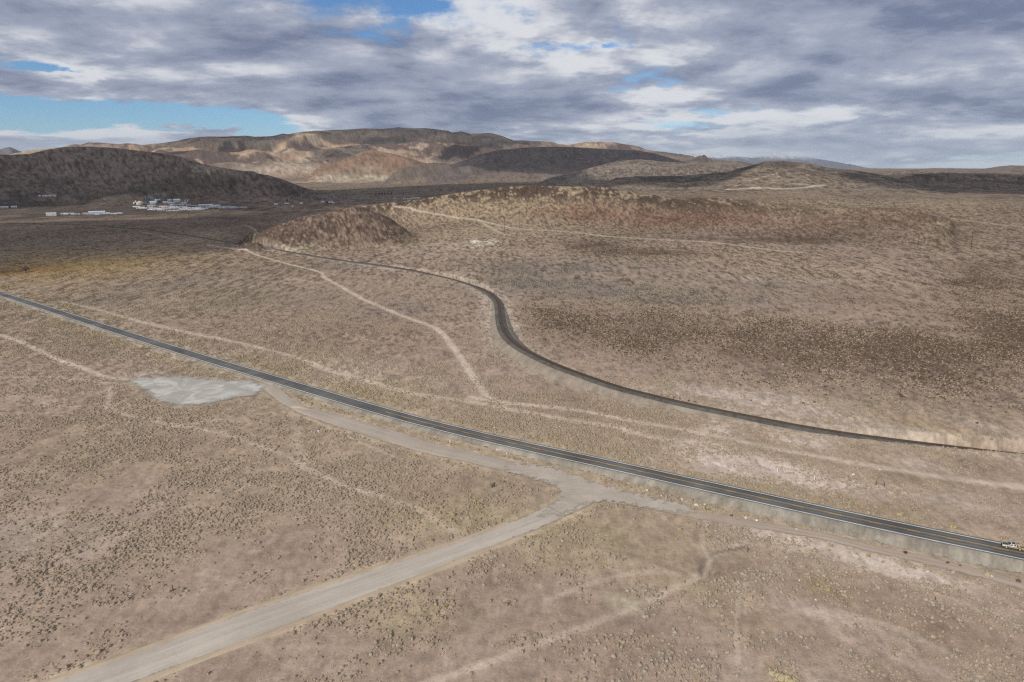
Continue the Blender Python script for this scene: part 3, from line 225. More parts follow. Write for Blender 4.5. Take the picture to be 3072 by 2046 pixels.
 "trailers_left": [[-1127.72, 1741.82, -0.42, 1.014, 9], [-1117.66, 1737.78, -0.57, 1.009, 10], [-1113.91, 1743.78, -0.55, 1.011, 9], [-1109.95, 1749.53, -0.5, 1.012, 8], [-1091.48, 1727.88, -0.75, 0.998, 10], [-1085.78, 1733.47, -0.7, 0.999, 9], [-1079.62, 1752.18, -0.67, 1.005, 8], [-1068.12, 1747.04, -0.76, 1.0, 10], [-1034.22, 1729.35, -0.84, 0.984, 10], [-1032.52, 1759.45, -1.14, 0.997, 8], [-1029.06, 1766.67, -1.19, 0.999, 9], [-1013.18, 1759.65, -1.15, 0.992, 9], [-1005.07, 1760.25, -1.19, 0.99, 8], [-999.88, 1766.12, -1.15, 0.992, 9], [-996.39, 1772.09, -1.12, 0.993, 6]],
 "houses_upper": [[-1532.33, 2264.14, 23.41, 1.334, 6], [-1519.53, 2266.02, 23.33, 1.332, 7], [-1510.13, 2266.53, 23.31, 1.329, 7], [-1499.65, 2272.24, 24.15, 1.329, 10], [-1487.54, 2271.71, 23.11, 1.325, 5]],
 "houses_far_left": [[-1464.34, 2004.84, 0.6, 1.212, 16], [-1457.19, 2034.14, 0.41, 1.222, 12]],
 "houses_mid": [[-737.52, 2174.51, 0.91, 1.121, 8], [-705.29, 2177.93, 0.73, 1.118, 11], [-678.64, 2242.31, 0.61, 1.144, 8], [-646.96, 2050.76, 0.47, 1.05, 4], [-637.08, 2343.43, 0.54, 1.186, 9], [-604.38, 2320.79, -0.02, 1.171, 12], [-584.19, 2276.23, -0.01, 1.148, 5]],
 "houses_right": [[-420.79, 2500.73, 5.37, 1.238, 5], [-376.99, 2441.29, 6.76, 1.206, 8], [-362.12, 2427.63, 7.35, 1.198, 7], [-347.82, 2425.2, 8.02, 1.196, 9], [-336.87, 2438.53, 8.59, 1.202, 8], [-328.37, 2453.73, 9.1, 1.209, 8]],
 "sheds": [[-1132.31, 1703.92, -0.8, 0.999, 21, 8], [-1057.41, 1767.34, -0.81, 1.006, 36, 8], [-929.32, 2110.18, 1.21, 1.126, 34, 4.5], [-893.18, 2091.6, 1.2, 1.111, 26, 3.5]],
 "plant": [[-1181.08, 2174.92, 3.95, 1.208, 0], [-1184.51, 2192.18, 8.25, 1.217, 0], [-1161.53, 2172.9, 2.01, 1.203, 0], [-1154.46, 2202.39, 5.69, 1.214, 0], [-1147.89, 2201.65, 4.69, 1.212, 0], [-1134.3, 2197.29, 2.84, 1.207, 0], [-1131.76, 2215.75, 5.05, 1.215, 0], [-1134.83, 2231.15, 8.5, 1.222, 0], [-1108.27, 2226.08, 4.55, 1.214, 0], [-1106.09, 2251.15, 8.62, 1.225, 0], [-1086.32, 2257.05, 8.35, 1.223, 0], [-1086.13, 2217.34, 2.89, 1.206, 0], [-1070.39, 2208.71, 2.27, 1.198, 0], [-1066.06, 2208.5, 2.29, 1.197, 0], [-1060.61, 2208.16, 2.3, 1.196, 0], [-1054.99, 2207.46, 2.34, 1.195, 0], [-1035.21, 2194.41, 1.95, 1.185, 0], [-1042.28, 2237.95, 5.03, 1.205, 0]],
 "truck": [[146.95, 182.0, 2.5], [150.0, 180.44, 2.5]]}, "cloud_shade": [[[-836.0, 790.0, 0], [-622.0, 757.0, 0], [-553.0, 815.0, 0], [-535.0, 915.0, 0], [-536.0, 1074.0, 0], [-531.0, 1252.0, 0], [-510.0, 1389.0, 0], [-549.0, 1556.0, 0], [-662.0, 1674.0, 0], [-767.0, 1662.0, 0], [-766.0, 1450.0, 0], [-899.0, 1324.0, 0], [-1272.0, 1202.0, 0]], [[-1671.0, 1580.0, 0], [-1458.0, 2006.0, 0], [-1309.0, 2153.0, 0], [-1212.0, 2255.0, 0], [-1056.0, 2288.0, 0], [-792.0, 2159.0, 0], [-579.0, 1810.0, 0], [-555.0, 2232.0, 0], [-650.0, 2826.0, 20], [-1008.0, 3352.0, 20], [-1434.0, 3627.0, 60], [-2035.0, 3788.0, 100], [-2704.0, 3722.0, 100], [-3342.0, 3161.0, 100]], [[-657.0, 2412.0, 0], [-404.0, 2213.0, 0], [-41.0, 2400.0, 0], [282.0, 2786.0, 20], [336.0, 3484.0, 40], [373.0, 4284.0, 60], [30.0, 4500.0, 60], [-477.0, 4273.0, 50], [-878.0, 3902.0, 40], [-894.0, 3280.0, 20]], [[-343.0, 5339.0, 150], [148.0, 4898.0, 160], [848.0, 4928.0, 160], [1411.0, 5109.0, 170], [1701.0, 5858.0, 250], [1171.0, 6800.0, 250], [-117.0, 6899.0, 250], [-543.0, 6176.0, 250]], [[-2365.0, 8994.0, 600], [-1412.0, 8888.0, 600], [-370.0, 9092.0, 600], [112.0, 9899.0, 600], [-187.0, 10998.0, 600], [-2464.0, 10720.0, 600], [-2967.0, 9863.0, 600]], [[-3934.0, 7195.0, 330], [-3422.0, 7121.0, 330], [-3520.0, 7627.0, 350], [-3975.0, 7739.0, 350]], [[-2189.0, 7278.0, 300], [-1798.0, 7230.0, 300], [-1770.0, 7699.0, 320], [-2155.0, 7912.0, 330]], [[-1068.0, 7626.0, 350], [-411.0, 7489.0, 350], [-136.0, 7999.0, 350], [-727.0, 8268.0, 380]], [[-3772.0, 8171.0, 450], [-3032.0, 8261.0, 450], [-2863.0, 8954.0, 500], [-3304.0, 9756.0, 520], [-4210.0, 9510.0, 500], [-4268.0, 8711.0, 450]], [[268.0, 2234.0, 60], [548.0, 2131.0, 70], [774.0, 2293.0, 100], [949.0, 2528.0, 110], [864.0, 2977.0, 110], [426.0, 2869.0, 100]], [[1090.0, 2250.0, 80], [1120.0, 1951.0, 70], [1293.0, 1780.0, 60], [1497.0, 1612.0, 60], [2076.0, 2235.0, 90], [1793.0, 2468.0, 90], [1423.0, 2584.0, 90]]]}

# ------------------------------------------------------------------ terrain functions
def _hash(ix, iy, seed):
    h = (ix * 374761393 + iy * 668265263 + seed * 974634777) & 0xFFFFFFFF
    h = ((h ^ (h >> 13)) * 1274126177) & 0xFFFFFFFF
    return ((h ^ (h >> 16)) & 0xFFFF) / 32767.5 - 1.0

def vnoise(x, y, seed=0):
    xi = np.floor(x).astype(np.int64); yi = np.floor(y).astype(np.int64)
    xf = x - xi; yf = y - yi
    u = xf * xf * xf * (xf * (xf * 6 - 15) + 10); v = yf * yf * yf * (yf * (yf * 6 - 15) + 10)
    a = _hash(xi, yi, seed); b = _hash(xi + 1, yi, seed); c = _hash(xi, yi + 1, seed); d = _hash(xi + 1, yi + 1, seed)
    return a + (b - a) * u + (c - a) * v + (a - b - c + d) * u * v

def fbm(x, y, octv=4, seed=0, gain=0.5):
    s = 0.0; amp = 1.0; tot = 0.0
    for o in range(octv):
        s = s + amp * vnoise(x, y, seed + o * 17); tot += amp; amp *= gain
        x, y = 1.6 * x + 1.2 * y + 7.3, -1.2 * x + 1.6 * y + 3.1
    return s / tot

def ridged(x, y, octv=4, seed=0):
    s = 0.0; amp = 1.0; tot = 0.0
    for o in range(octv):
        s = s + amp * (1 - np.abs(vnoise(x, y, seed + o * 13))) ** 2; tot += amp; amp *= 0.5
        x, y = 1.6 * x + 1.2 * y + 1.7, -1.2 * x + 1.6 * y + 5.9
    return s / tot

def S(x, a, b):
    t = np.clip((x - a) / (b - a), 0, 1)
    return t * t * (3 - 2 * t)

def smax(a, b, k):
    h = np.clip(0.5 + 0.5 * (b - a) / k, 0, 1)
    return a + (b - a) * h + k * h * (1 - h)

def base_height(X, Y, r, az):
    und = 0.35 * fbm(X / 55, Y / 55, 3, 5) * S(r, 140, 500) + 2.2 * fbm(X / 420, Y / 420, 3, 9) * S(r, 700, 1800)
    z = und + (0.027 * np.clip(r - 470, 0, 700)) * S(az, -14, 0) + 28 * S(az, 2, 14) * S(r, 1150, 1700) + 60 * S(r, 4500, 9500)
    return z

def ridge_profile(R, X, Y, r, az):
    rc = np.interp(az, R['az'], R['r']); zc = np.interp(az, R['az'], R['z']); wf = np.interp(az, R['az'], R['wf'])
    L = R['L']
    wob = vnoise(X / (L * 1.7) + 31, Y / (L * 1.7) + 11, R['seed']) * 0.12
    d = rc - r
    t = np.where(d > 0, d / (wf * (1 + wob)), -d / R['wb'])
    t = np.clip(t, 0, 1)
    prof = 0.5 + 0.5 * np.cos(np.pi * t)
    if R['concave']:
        prof = np.where(d > 0, 0.45 * prof + 0.55 * (1 - t) ** 1.7, prof)
    return prof, zc, t

def height(X, Y, want=False):
    X = np.asarray(X, float); Y = np.asarray(Y, float)
    r = np.hypot(X, Y) + 1e-6; az = np.degrees(np.arctan2(X, Y))
    h = base_height(X, Y, r, az); hb = h.copy(); info = {}
    for R in RIDGES:
        m = (az > R['az'][0]) & (az < R['az'][-1]) & (r > min(R['r']) - max(R['wf']) * 1.15) & (r < max(R['r']) + R['wb'])
        if not m.any():
            if want: info[R['name']] = np.zeros_like(h)
            continue
        x = X[m]; y = Y[m]
        prof, zc, t = ridge_profile(R, x, y, r[m], az[m])
        b = hb[m]; k = R['k']
        n = ridged(x / R['L'] + 0.25 * vnoise(x / R['L'] * 2, y / R['L'] * 2, 3), y / R['L'], 5, R['seed']) - 0.55
        edge = np.clip(prof * 1.6, 0, 1) * (0.15 + 0.85 * S(t, 0.0, 0.22))
        hr = b - k + (zc - b + k) * prof + R['amp'] * n * edge
        h[m] = smax(h[m], hr, k)
        if want:
            a = np.zeros_like(h); a[m] = np.where(zc > b, prof, 0) * np.clip((hr - b + k) / (k + 1e-3), 0, 1); info[R['name']] = a
    return (h, hb, info, r, az) if want else h
# ------------------------------------------------------------------ end of terrain functions


# ------------------------------------------------------------------ object helpers
def tag(o, label=None, cat=None, group=None, kind=None):
    if label: o['label'] = label
    if cat: o['category'] = cat
    if group: o['group'] = group
    if kind: o['kind'] = kind
    return o

def empty(name, loc=(0, 0, 0), rz=0.0):
    o = bpy.data.objects.new(name, None); COL.objects.link(o)
    o.location = loc; o.rotation_euler = (0, 0, rz); o.empty_display_size = 0.3
    return o

def obj(name, mesh, parent=None, loc=None, rz=None):
    o = bpy.data.objects.new(name, mesh); COL.objects.link(o)
    if parent is not None: o.parent = parent
    if loc is not None: o.location = loc
    if rz is not None: o.rotation_euler = (0, 0, rz)
    return o

def mesh_np(name, V, F, mats=(), smooth=True):
    me = bpy.data.meshes.new(name)
    V = np.asarray(V, np.float32); F = np.asarray(F, np.int32)
    k = F.shape[1]
    me.vertices.add(len(V)); me.vertices.foreach_set('co', V.ravel())
    me.loops.add(F.size); me.loops.foreach_set('vertex_index', F.ravel())
    me.polygons.add(len(F)); me.polygons.foreach_set('loop_start', np.arange(0, F.size, k, dtype=np.int32))
    me.polygons.foreach_set('use_smooth', np.full(len(F), smooth))
    me.update(calc_edges=True)
    for m_ in mats: me.materials.append(m_)
    return me

def set_attr(me, name, data, typ='FLOAT'):
    a = me.attributes.new(name, typ, 'POINT')
    if typ == 'FLOAT_COLOR':
        d = np.ones((len(data), 4), np.float32); d[:, :3] = data; a.data.foreach_set('color', d.ravel())
    elif typ == 'FLOAT_VECTOR': a.data.foreach_set('vector', np.asarray(data, np.float32).ravel())
    elif typ == 'INT': a.data.foreach_set('value', np.asarray(data, np.int32))
    else: a.data.foreach_set('value', np.asarray(data, np.float32))

class MB:                                     # collects boxes, tubes, extrusions; build() links ONE mesh object
    def __init__(self): self.bm = bmesh.new(); self.mi = 0
    def _mark(self, faces):
        for f in faces: f.material_index = self.mi
    def box(self, x0, x1, y0, y1, z0, z1, taper=(1, 1), bev=0.0):
        cx, cy = (x0 + x1) / 2, (y0 + y1) / 2
        vs = []
        for z, tx, ty in ((z0, 1, 1), (z1, taper[0], taper[1])):
            for sx, sy in ((x0, y0), (x1, y0), (x1, y1), (x0, y1)):
                vs.append(self.bm.verts.new((cx + (sx - cx) * tx, cy + (sy - cy) * ty, z)))
        fs = [self.bm.faces.new([vs[i] for i in q]) for q in ((3, 2, 1, 0), (4, 5, 6, 7), (0, 1, 5, 4), (1, 2, 6, 5), (2, 3, 7, 6), (3, 0, 4, 7))]
        self._mark(fs)
        if bev > 0:
            es = {e for f in fs for e in f.edges}
            r = bmesh.ops.bevel(self.bm, geom=list(es), offset=bev, segments=1, affect='EDGES'); self._mark(r['faces'])
        return self
    def tube(self, a, b, r0, r1=None, n=8):
        a, b = Vector(a), Vector(b); r1 = r0 if r1 is None else r1
        q = (b - a).to_track_quat('Z', 'Y'); A = []; B = []
        for i in range(n):
            d = Vector((math.cos(2 * math.pi * i / n), math.sin(2 * math.pi * i / n), 0))
            A.append(self.bm.verts.new(a + q @ (d * r0))); B.append(self.bm.verts.new(b + q @ (d * r1)))
        fs = [self.bm.faces.new((A[i], A[(i + 1) % n], B[(i + 1) % n], B[i])) for i in range(n)]
        fs += [self.bm.faces.new(A[::-1]), self.bm.faces.new(B)]
        self._mark(fs); return self
    def prism(self, pts, y0, y1, bev=0.0, inset=None):       # polygon in x,z extruded along y
        A = [self.bm.verts.new((x, y0, z)) for x, z in pts]; B = [self.bm.verts.new((x, y1, z)) for x, z in pts]
        n = len(pts)
        fs = [self.bm.faces.new(A), self.bm.faces.new(B[::-1])] + [self.bm.faces.new((B[i], B[(i + 1) % n], A[(i + 1) % n], A[i])) for i in range(n)]
        self._mark(fs)
        bmesh.ops.recalc_face_normals(self.bm, faces=fs)
        if bev > 0:
            es = [e for e in {e for f in fs for e in f.edges}]
            r = bmesh.ops.bevel(self.bm, geom=es, offset=bev, segments=1, affect='EDGES'); self._mark(r['faces'])
        return self
    def mesh(self, name, mats, smooth=False):
        me = bpy.data.meshes.new(name); bmesh.ops.recalc_face_normals(self.bm, faces=self.bm.faces[:])
        self.bm.to_mesh(me); self.bm.free()
        for m_ in (mats if isinstance(mats, (list, tuple)) else [mats]): me.materials.append(m_)
        if smooth:
            for p in me.polygons: p.use_smooth = True
        return me
    def build(self, name, mats, parent=None, loc=None, rz=None, smooth=False):
        return obj(name, self.mesh(name, mats, smooth), parent, loc, rz)

def material(name, color, rough=0.85, metal=0.0, vary=0.25, scale=3.0, spec=0.2, color2=None, bump=0.0):
    m_ = bpy.data.materials.new(name); m_.use_nodes = True
    q = G(m_.node_tree); b = q.n['Principled BSDF']
    n = q.noise(q.node('ShaderNodeTexCoord').outputs['Object'], scale, 5, 0.6)
    c2 = color2 or tuple(v * (1 - vary) for v in color)
    q.put(b.inputs['Base Color'], q.mix(q.smooth(n, 0.3, 0.7), col4(c2), col4(color)))
    b.inputs['Roughness'].default_value = rough; b.inputs['Metallic'].default_value = metal
    b.inputs['Specular IOR Level'].default_value = spec
    if bump: q.put(b.inputs['Normal'], q.bump(n, 0.6, bump))
    return m_

def shrub_material(name, cols):
    m_ = bpy.data.materials.new(name); m_.use_nodes = True
    q = G(m_.node_tree); b = q.n['Principled BSDF']
    rnd = q.node('ShaderNodeObjectInfo').outputs['Random']
    ramp = q.node('ShaderNodeValToRGB'); q.put(ramp.inputs[0], rnd)
    e = ramp.color_ramp.elements
    e[0].color = col4(cols[0]); e[1].color = col4(cols[-1])
    for i, c in enumerate(cols[1:-1], 1):
        x = e.new(i / (len(cols) - 1)); x.color = col4(c)
    n = q.noise(q.node('ShaderNodeTexCoord').outputs['Object'], 5.0, 4, 0.7)
    c = q.mix(1.0, ramp.outputs[0], q.v('ADD', q.v('SCALE', q.xyz(n, n, n), 0.9), (0.55, 0.55, 0.55)), 'MULTIPLY')
    q.put(b.inputs['Base Color'], c); b.inputs['Roughness'].default_value = 0.9; b.inputs['Specular IOR Level'].default_value = 0.1
    return m_

# ------------------------------------------------------------------ terrain grid
def build_radii():
    r = [0.5, 20, 50, 80]; q = 100.0
    while q < 2600: r.append(q); q *= 1.0068
    while q < 12500: r.append(q); q *= 1.0095
    while q < 42000: r.append(q); q *= 1.022
    return np.array(r)
def build_az():
    fine = np.linspace(-44, 44, 881); out = []; a = 44.0; st = 0.12
    while a + st < 179: st = min(st * 1.18, 6.0); a += st; out.append(a)
    out = [v for v in out if v < 179]
    return np.concatenate([-np.array(out[::-1]), fine, np.array(out)])
RR = build_radii(); AZ = build_az()
NR, NA = len(RR), len(AZ)
R2D, A2D = np.meshgrid(RR, AZ, indexing='ij')
X2 = R2D * np.sin(np.radians(A2D)); Y2 = R2D * np.cos(np.radians(A2D))
hh, hb, INFO, _, _ = height(X2.ravel(), Y2.ravel(), True)
H2 = hh.reshape(NR, NA)
INFO = {k: v.reshape(NR, NA) for k, v in INFO.items()}

def resample(P, step):
    P = np.asarray(P, float); k = P.shape[1]
    out = []
    n = len(P)
    for i in range(n - 1):                     # centripetal-like Catmull-Rom
        p0 = P[max(i - 1, 0)]; p1 = P[i]; p2 = P[i + 1]; p3 = P[min(i + 2, n - 1)]
        L = np.hypot(*(p2 - p1)[:2]); c = max(int(math.ceil(L / step)), 1)
        d0 = max(np.hypot(*(p1 - p0)[:2]), 1e-3); d1_ = max(L, 1e-3); d2_ = max(np.hypot(*(p3 - p2)[:2]), 1e-3)
        m1 = ((p2 - p0) / (d0 + d1_) if i > 0 else (p2 - p1) / d1_) * d1_
        m2 = ((p3 - p1) / (d1_ + d2_) if i < n - 2 else (p2 - p1) / d1_) * d1_
        for j in range(c):
            t = j / c
            out.append((2 * t**3 - 3 * t**2 + 1) * p1 + (t**3 - 2 * t**2 + t) * m1 + (-2 * t**3 + 3 * t**2) * p2 + (t**3 - t**2) * m2)
    out.append(P[-1])
    return np.array(out)

def smooth_line(P, it=3):
    P = np.array(P, float)
    for _ in range(it): P[1:-1] = 0.25 * P[:-2] + 0.5 * P[1:-1] + 0.25 * P[2:]
    return P

def extend(P, a, b):
    P = np.asarray(P, float)
    d0 = (P[0] - P[1]); d0 /= np.hypot(d0[0], d0[1]); d1_ = P[-1] - P[-2]; d1_ /= np.hypot(d1_[0], d1_[1])
    if P.shape[1] > 2: d0[2:] = 0; d1_[2:] = 0
    return np.vstack([P[0] + d0 * a, P, P[-1] + d1_ * b])

def line_field(P, maxd, extra=None):
    """distance of every terrain vertex to a polyline (and a value carried along it), only within maxd"""
    Df = np.full((NR, NA), 1e9); Vf = np.zeros((NR, NA))
    for i in range(len(P) - 1):
        a = P[i][:2]; b = P[i + 1][:2]
        rs = [np.hypot(*a), np.hypot(*b)]; az_ = [math.degrees(math.atan2(*a)), math.degrees(math.atan2(*b))]
        ma = math.degrees(maxd / max(min(rs), 30))
        i0, i1 = np.searchsorted(RR, [min(rs) - maxd, max(rs) + maxd]); j0, j1 = np.searchsorted(AZ, [min(az_) - ma, max(az_) + ma])
        if i1 <= i0 or j1 <= j0: continue
        sl = (slice(i0, i1), slice(j0, j1))
        ab = b - a; L2 = max(ab @ ab, 1e-6)
        t = np.clip(((X2[sl] - a[0]) * ab[0] + (Y2[sl] - a[1]) * ab[1]) / L2, 0, 1)
        d = np.hypot(X2[sl] - a[0] - t * ab[0], Y2[sl] - a[1] - t * ab[1])
        w = d < Df[sl]
        Df[sl] = np.where(w, d, Df[sl])
        if extra is not None: Vf[sl] = np.where(w, extra[i] + t * (extra[i + 1] - extra[i]), Vf[sl])
    return Df, Vf

HW = resample(extend(smooth_line(D['highway'], 2), 400, 260), 3.0)
HW[:, 2] = smooth_line(HW[:, 2:3], 40)[:, 0]
RAIL = resample(extend(D['rail'], 500, 260), 2.5)
RAIL[:, :2] = smooth_line(RAIL[:, :2], 12); RAIL[:, 2] = smooth_line(RAIL[:, 2:3], 40)[:, 0]
_rr = np.hypot(RAIL[:, 0], RAIL[:, 1]); _gz = smooth_line(base_height(RAIL[:, 0], RAIL[:, 1], _rr, np.degrees(np.arctan2(RAIL[:, 0], RAIL[:, 1])))[:, None], 40)[:, 0] + 1.5
RAIL[:, 2] = RAIL[:, 2] + (_gz - RAIL[:, 2]) * S(_rr, 620, 900)
GR = resample(D['gravel_road'], 2.5); GR = np.column_stack([smooth_line(GR[:, :2], 4), 0.80 * smooth_line(GR[:, 2:3], 6)])
FR = resample(D['frontage'], 2.5); FR = np.column_stack([smooth_line(FR[:, :2], 4), 0.82 * smooth_line(FR[:, 2:3], 6)])
SR = resample(D['side_road'], 3.0)
dHW, zHW = line_field(HW, 40, HW[:, 2])
dRL, zRL = line_field(RAIL, 40, RAIL[:, 2])
dGR, wGR = line_field(GR, 25, GR[:, 2])
dSR, wSR = line_field(SR, 16, SR[:, 2])
dFR, wFR = line_field(FR, 25, FR[:, 2])
wGR = np.where(dFR - wFR < dGR - wGR, wFR, wGR); dGR = np.minimum(dGR, dFR)
H2 = np.where(dRL < 39, np.minimum(H2, zRL - 1.3 + np.clip(dRL - 4.4, 0, 99) / 0.85), H2)
H2 = np.where(dHW < 39, np.minimum(H2, zHW - 0.6 + np.clip(dHW - 6, 0, 99) / 2.0), H2)

def ground(x, y):
    """bilinear height of the terrain mesh itself"""
    x = np.atleast_1d(np.asarray(x, float)); y = np.atleast_1d(np.asarray(y, float))
    r = np.hypot(x, y); a = np.degrees(np.arctan2(x, y))
    i = np.clip(np.searchsorted(RR, r) - 1, 0, NR - 2); j = np.clip(np.searchsorted(AZ, a) - 1, 0, NA - 2)
    u = np.clip((r - RR[i]) / (RR[i + 1] - RR[i]), 0, 1); v = np.clip((a - AZ[j]) / (AZ[j + 1] - AZ[j]), 0, 1)
    return (H2[i, j] * (1 - u) * (1 - v) + H2[i + 1, j] * u * (1 - v) + H2[i, j + 1] * (1 - u) * v + H2[i + 1, j + 1] * u * v)

# small real relief: hummocks in the scrub, rough rock on the ridges
N1 = fbm(X2 / 38 + 3, Y2 / 38, 4, 101); N2 = fbm(X2 / 9, Y2 / 9, 3, 102); N3 = fbm(X2 / 140 + 9, Y2 / 140, 4, 103); NBIG = fbm(X2 / 900, Y2 / 900, 5, 104)
rock_w = S(INFO['rock_ridge'], 0.42, 0.85) * (1 - 0.45 * S(A2D, 14, 22)) + 1.1 * S(INFO['knob'], 0.1, 0.7)
TX_ = np.radians(A2D) * R2D
NRK = fbm((TX_ + 1.5 * H2) / 12, (H2 - 0.22 * TX_) / 5.0, 4, 105, 0.65)
rock = np.clip(rock_w, 0, 1) * S(NRK + 0.35 * N3 + 0.2 * (rock_w - 0.45), 0.0, 0.10)
H2 = H2 + rock * (0.8 + 1.6 * N2) * S(R2D, 500, 800) * (dRL > 12)
for nm, am, sc_ in (('main_range', 45, 300), ('front_range', 40, 260), ('dark_hill', 9, 130), ('shaded_mountain', 10, 160), ('grey_hill', 8, 110), ('right_hill', 7, 90), ('mine_hill', 3, 60), ('cone_hill', 8, 120)):
    H2 = H2 + am * INFO[nm] * (ridged(X2 / sc_, Y2 / sc_, 4, 201) - 0.6) * np.clip(1 - INFO[nm] * 0.8, 0.2, 1)

# scrub clumps that can still be made out at each distance
TX = np.radians(A2D) * R2D
def strata(cx, cz, cr, seed, octv=3): return fbm(TX / cx + 0.2 * N1, H2 / cz + R2D / cr + 0.15 * N1, octv, seed, 0.68)
w0 = 1 - S(R2D, 450, 800); w1 = S(R2D, 450, 800) * (1 - S(R2D, 1500, 2200)); w2 = S(R2D, 1500, 2200) * (1 - S(R2D, 4200, 5600)); w3 = S(R2D, 4200, 5600)
SPK = 1.25 * (w0 * strata(2.4, 1.0, 5.0, 151) + w1 * strata(3.2, 1.2, 12.0, 152) + w2 * strata(11, 3.4, 55.0, 153) + w3 * strata(34, 11, 240.0, 154)) + 0.3 * N3
SPF = w0 * strata(1.3, 0.6, 2.6, 155, 2) + w1 * strata(2.6, 1.0, 10.0, 156, 2) + w2 * strata(7, 2.2, 34.0, 157, 2) + w3 * strata(20, 7, 150.0, 158, 2)
# ------------------------------------------------------------------ soil colours (albedo) on the terrain, with cloud shade painted in around the settlement
K = dict(gold=(.33, .235, .115), orange=(.28, .165, .06), sand=(.43, .35, .27), straw=(.355, .29, .185), chalk=(.54, .455, .385), pale_grass=(.47, .42, .29), grey=(.165, .148, .128),
         yellow_rock=(.36, .275, .175), red=(.225, .132, .094), white=(.66, .63, .57), bare=(.35, .285, .235), pebble=(.42, .35, .29), darkrock=(.12, .085, .065), painted_shade=(.095, .08, .07), brush=(.20, .148, .112), umber=(.245, .18, .13))  # the tone for ground around the settlement paints in missing cloud shade
soil = np.array((.346, .265, .205)); scrub = np.array((.145, .108, .078))
ALB = np.ones((NR, NA, 1)) * soil * (1 + 0.13 * N1 + 0.10 * N2 + 0.10 * N3)[..., None]
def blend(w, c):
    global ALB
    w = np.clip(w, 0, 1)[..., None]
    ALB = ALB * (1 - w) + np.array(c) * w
blend(0.35 * S(N3, 0.05, 0.35) * (R2D < 1200), K['straw'])
# scrub cover takes over the soil with distance (single shrubs can no longer be told apart)
FARM = S(R2D, 700, 1500)
blend(0.12 * S(R2D, 330, 500) + FARM * (0.50 + 0.2 * N3), scrub * 1.1)
LNR = np.log(R2D)
def patch_weight(a, lr, sa, sl, w):
    q = ((A2D - a) / sa) ** 2 + ((LNR - lr) / sl) ** 2
    return (1.35 if w < 0 else 1.0) * abs(w) * np.exp(-q) * np.clip(1.0 + 0.9 * N1 + 0.5 * N3, 0.1, 1.8)
# far country first
MT = np.maximum(INFO['main_range'], INFO['front_range'])
nz = fbm(X2 / 700, Y2 / 700, 6, 301, 0.6); nz2 = fbm(X2 / 260 + 5, Y2 / 260, 5, 302, 0.6)
gul0 = ridged(X2 / 210, Y2 / 210, 4, 309)
far_mix = S(R2D, 2800, 4200)
blend(far_mix * 0.85, (.21, .165, .12))
mt = S(MT, 0.02, 0.25)
blend(mt, (.36, .265, .18)); blend(mt * S(nz + 0.3 * nz2, 0.0, 0.12), (.13, .092, .078)); blend(mt * S(nz2 - 0.3 * nz, 0.08, 0.2) * 0.8, (.44, .35, .25)); blend(mt * S(nz + nz2, -0.1, -0.5) * .5, (.25, .16, .115))
gul = ridged(X2 / 520 + 0.5 * nz, Y2 / 520 + 0.5 * nz2, 4, 310)
blend(mt * S(gul, 0.66, 0.86) * 0.65, (.11, .085, .075)); blend(mt * S(fbm(X2 / 1500, Y2 / 1500, 4, 311), 0.08, 0.22) * 0.6, (.105, .088, .08))
blend(S(INFO['main_range'], 0.72, 0.95) * 0.6 * S(nz, -.25, .1), (.11, .09, .085))
blend(S(INFO['cone_hill'], 0.1, 0.5) * 0.9, (.24, .155, .105)); blend(S(INFO['cone_hill'], 0.1, 0.5) * S(nz2, 0.0, 0.3) * 0.7, (.15, .105, .08))
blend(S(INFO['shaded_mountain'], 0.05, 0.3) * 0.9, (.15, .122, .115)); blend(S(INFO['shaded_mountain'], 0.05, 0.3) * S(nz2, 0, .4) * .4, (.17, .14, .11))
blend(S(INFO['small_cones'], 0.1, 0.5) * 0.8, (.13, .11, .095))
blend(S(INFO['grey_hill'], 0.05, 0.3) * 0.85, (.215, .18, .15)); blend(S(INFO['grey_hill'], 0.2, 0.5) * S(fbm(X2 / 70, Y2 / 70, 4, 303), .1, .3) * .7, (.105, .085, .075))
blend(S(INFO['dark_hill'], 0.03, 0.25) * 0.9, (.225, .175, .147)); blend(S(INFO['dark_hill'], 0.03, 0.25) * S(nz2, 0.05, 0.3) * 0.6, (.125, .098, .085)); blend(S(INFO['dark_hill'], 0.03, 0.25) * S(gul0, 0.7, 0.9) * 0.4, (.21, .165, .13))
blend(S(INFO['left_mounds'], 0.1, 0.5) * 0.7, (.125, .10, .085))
blend(S(INFO['mine_hill'], 0.05, 0.3) * 0.8, (.215, .175, .135)); blend(S(INFO['mine_hill'], 0.55, 0.8) * S(fbm(X2 / 45, Y2 / 45, 4, 304), -.15, .15) * .85, (.095, .08, .07))
blend(S(INFO['right_hill'], 0.05, 0.3) * 0.75, (.20, .155, .125)); blend(S(INFO['right_hill'], 0.35, 0.6) * (1 - S(INFO['right_hill'], .8, .95)) * S(fbm(X2 / 60, Y2 / 60, 4, 305), -.2, .1) * .85, (.09, .075, .068)); blend(S(INFO['right_hill'], 0.85, 0.98) * .6, (.27, .21, .15))
blend(S(INFO['right_skyline'], 0.05, 0.4) * 0.8, (.17, .14, .12))
blend(S(INFO['far_left_peak'], 0.05, 0.4) * 0.8, (.12, .12, .13))
blend(S(INFO['snow_mountains'], 0.03, 0.3), (.12, .13, .15)); blend(S(INFO['snow_mountains'], 0.03, 0.2) * S(H2 + 130 * fbm(X2 / 900, Y2 / 900, 4, 306), 420, 580), (.50, .52, .56))
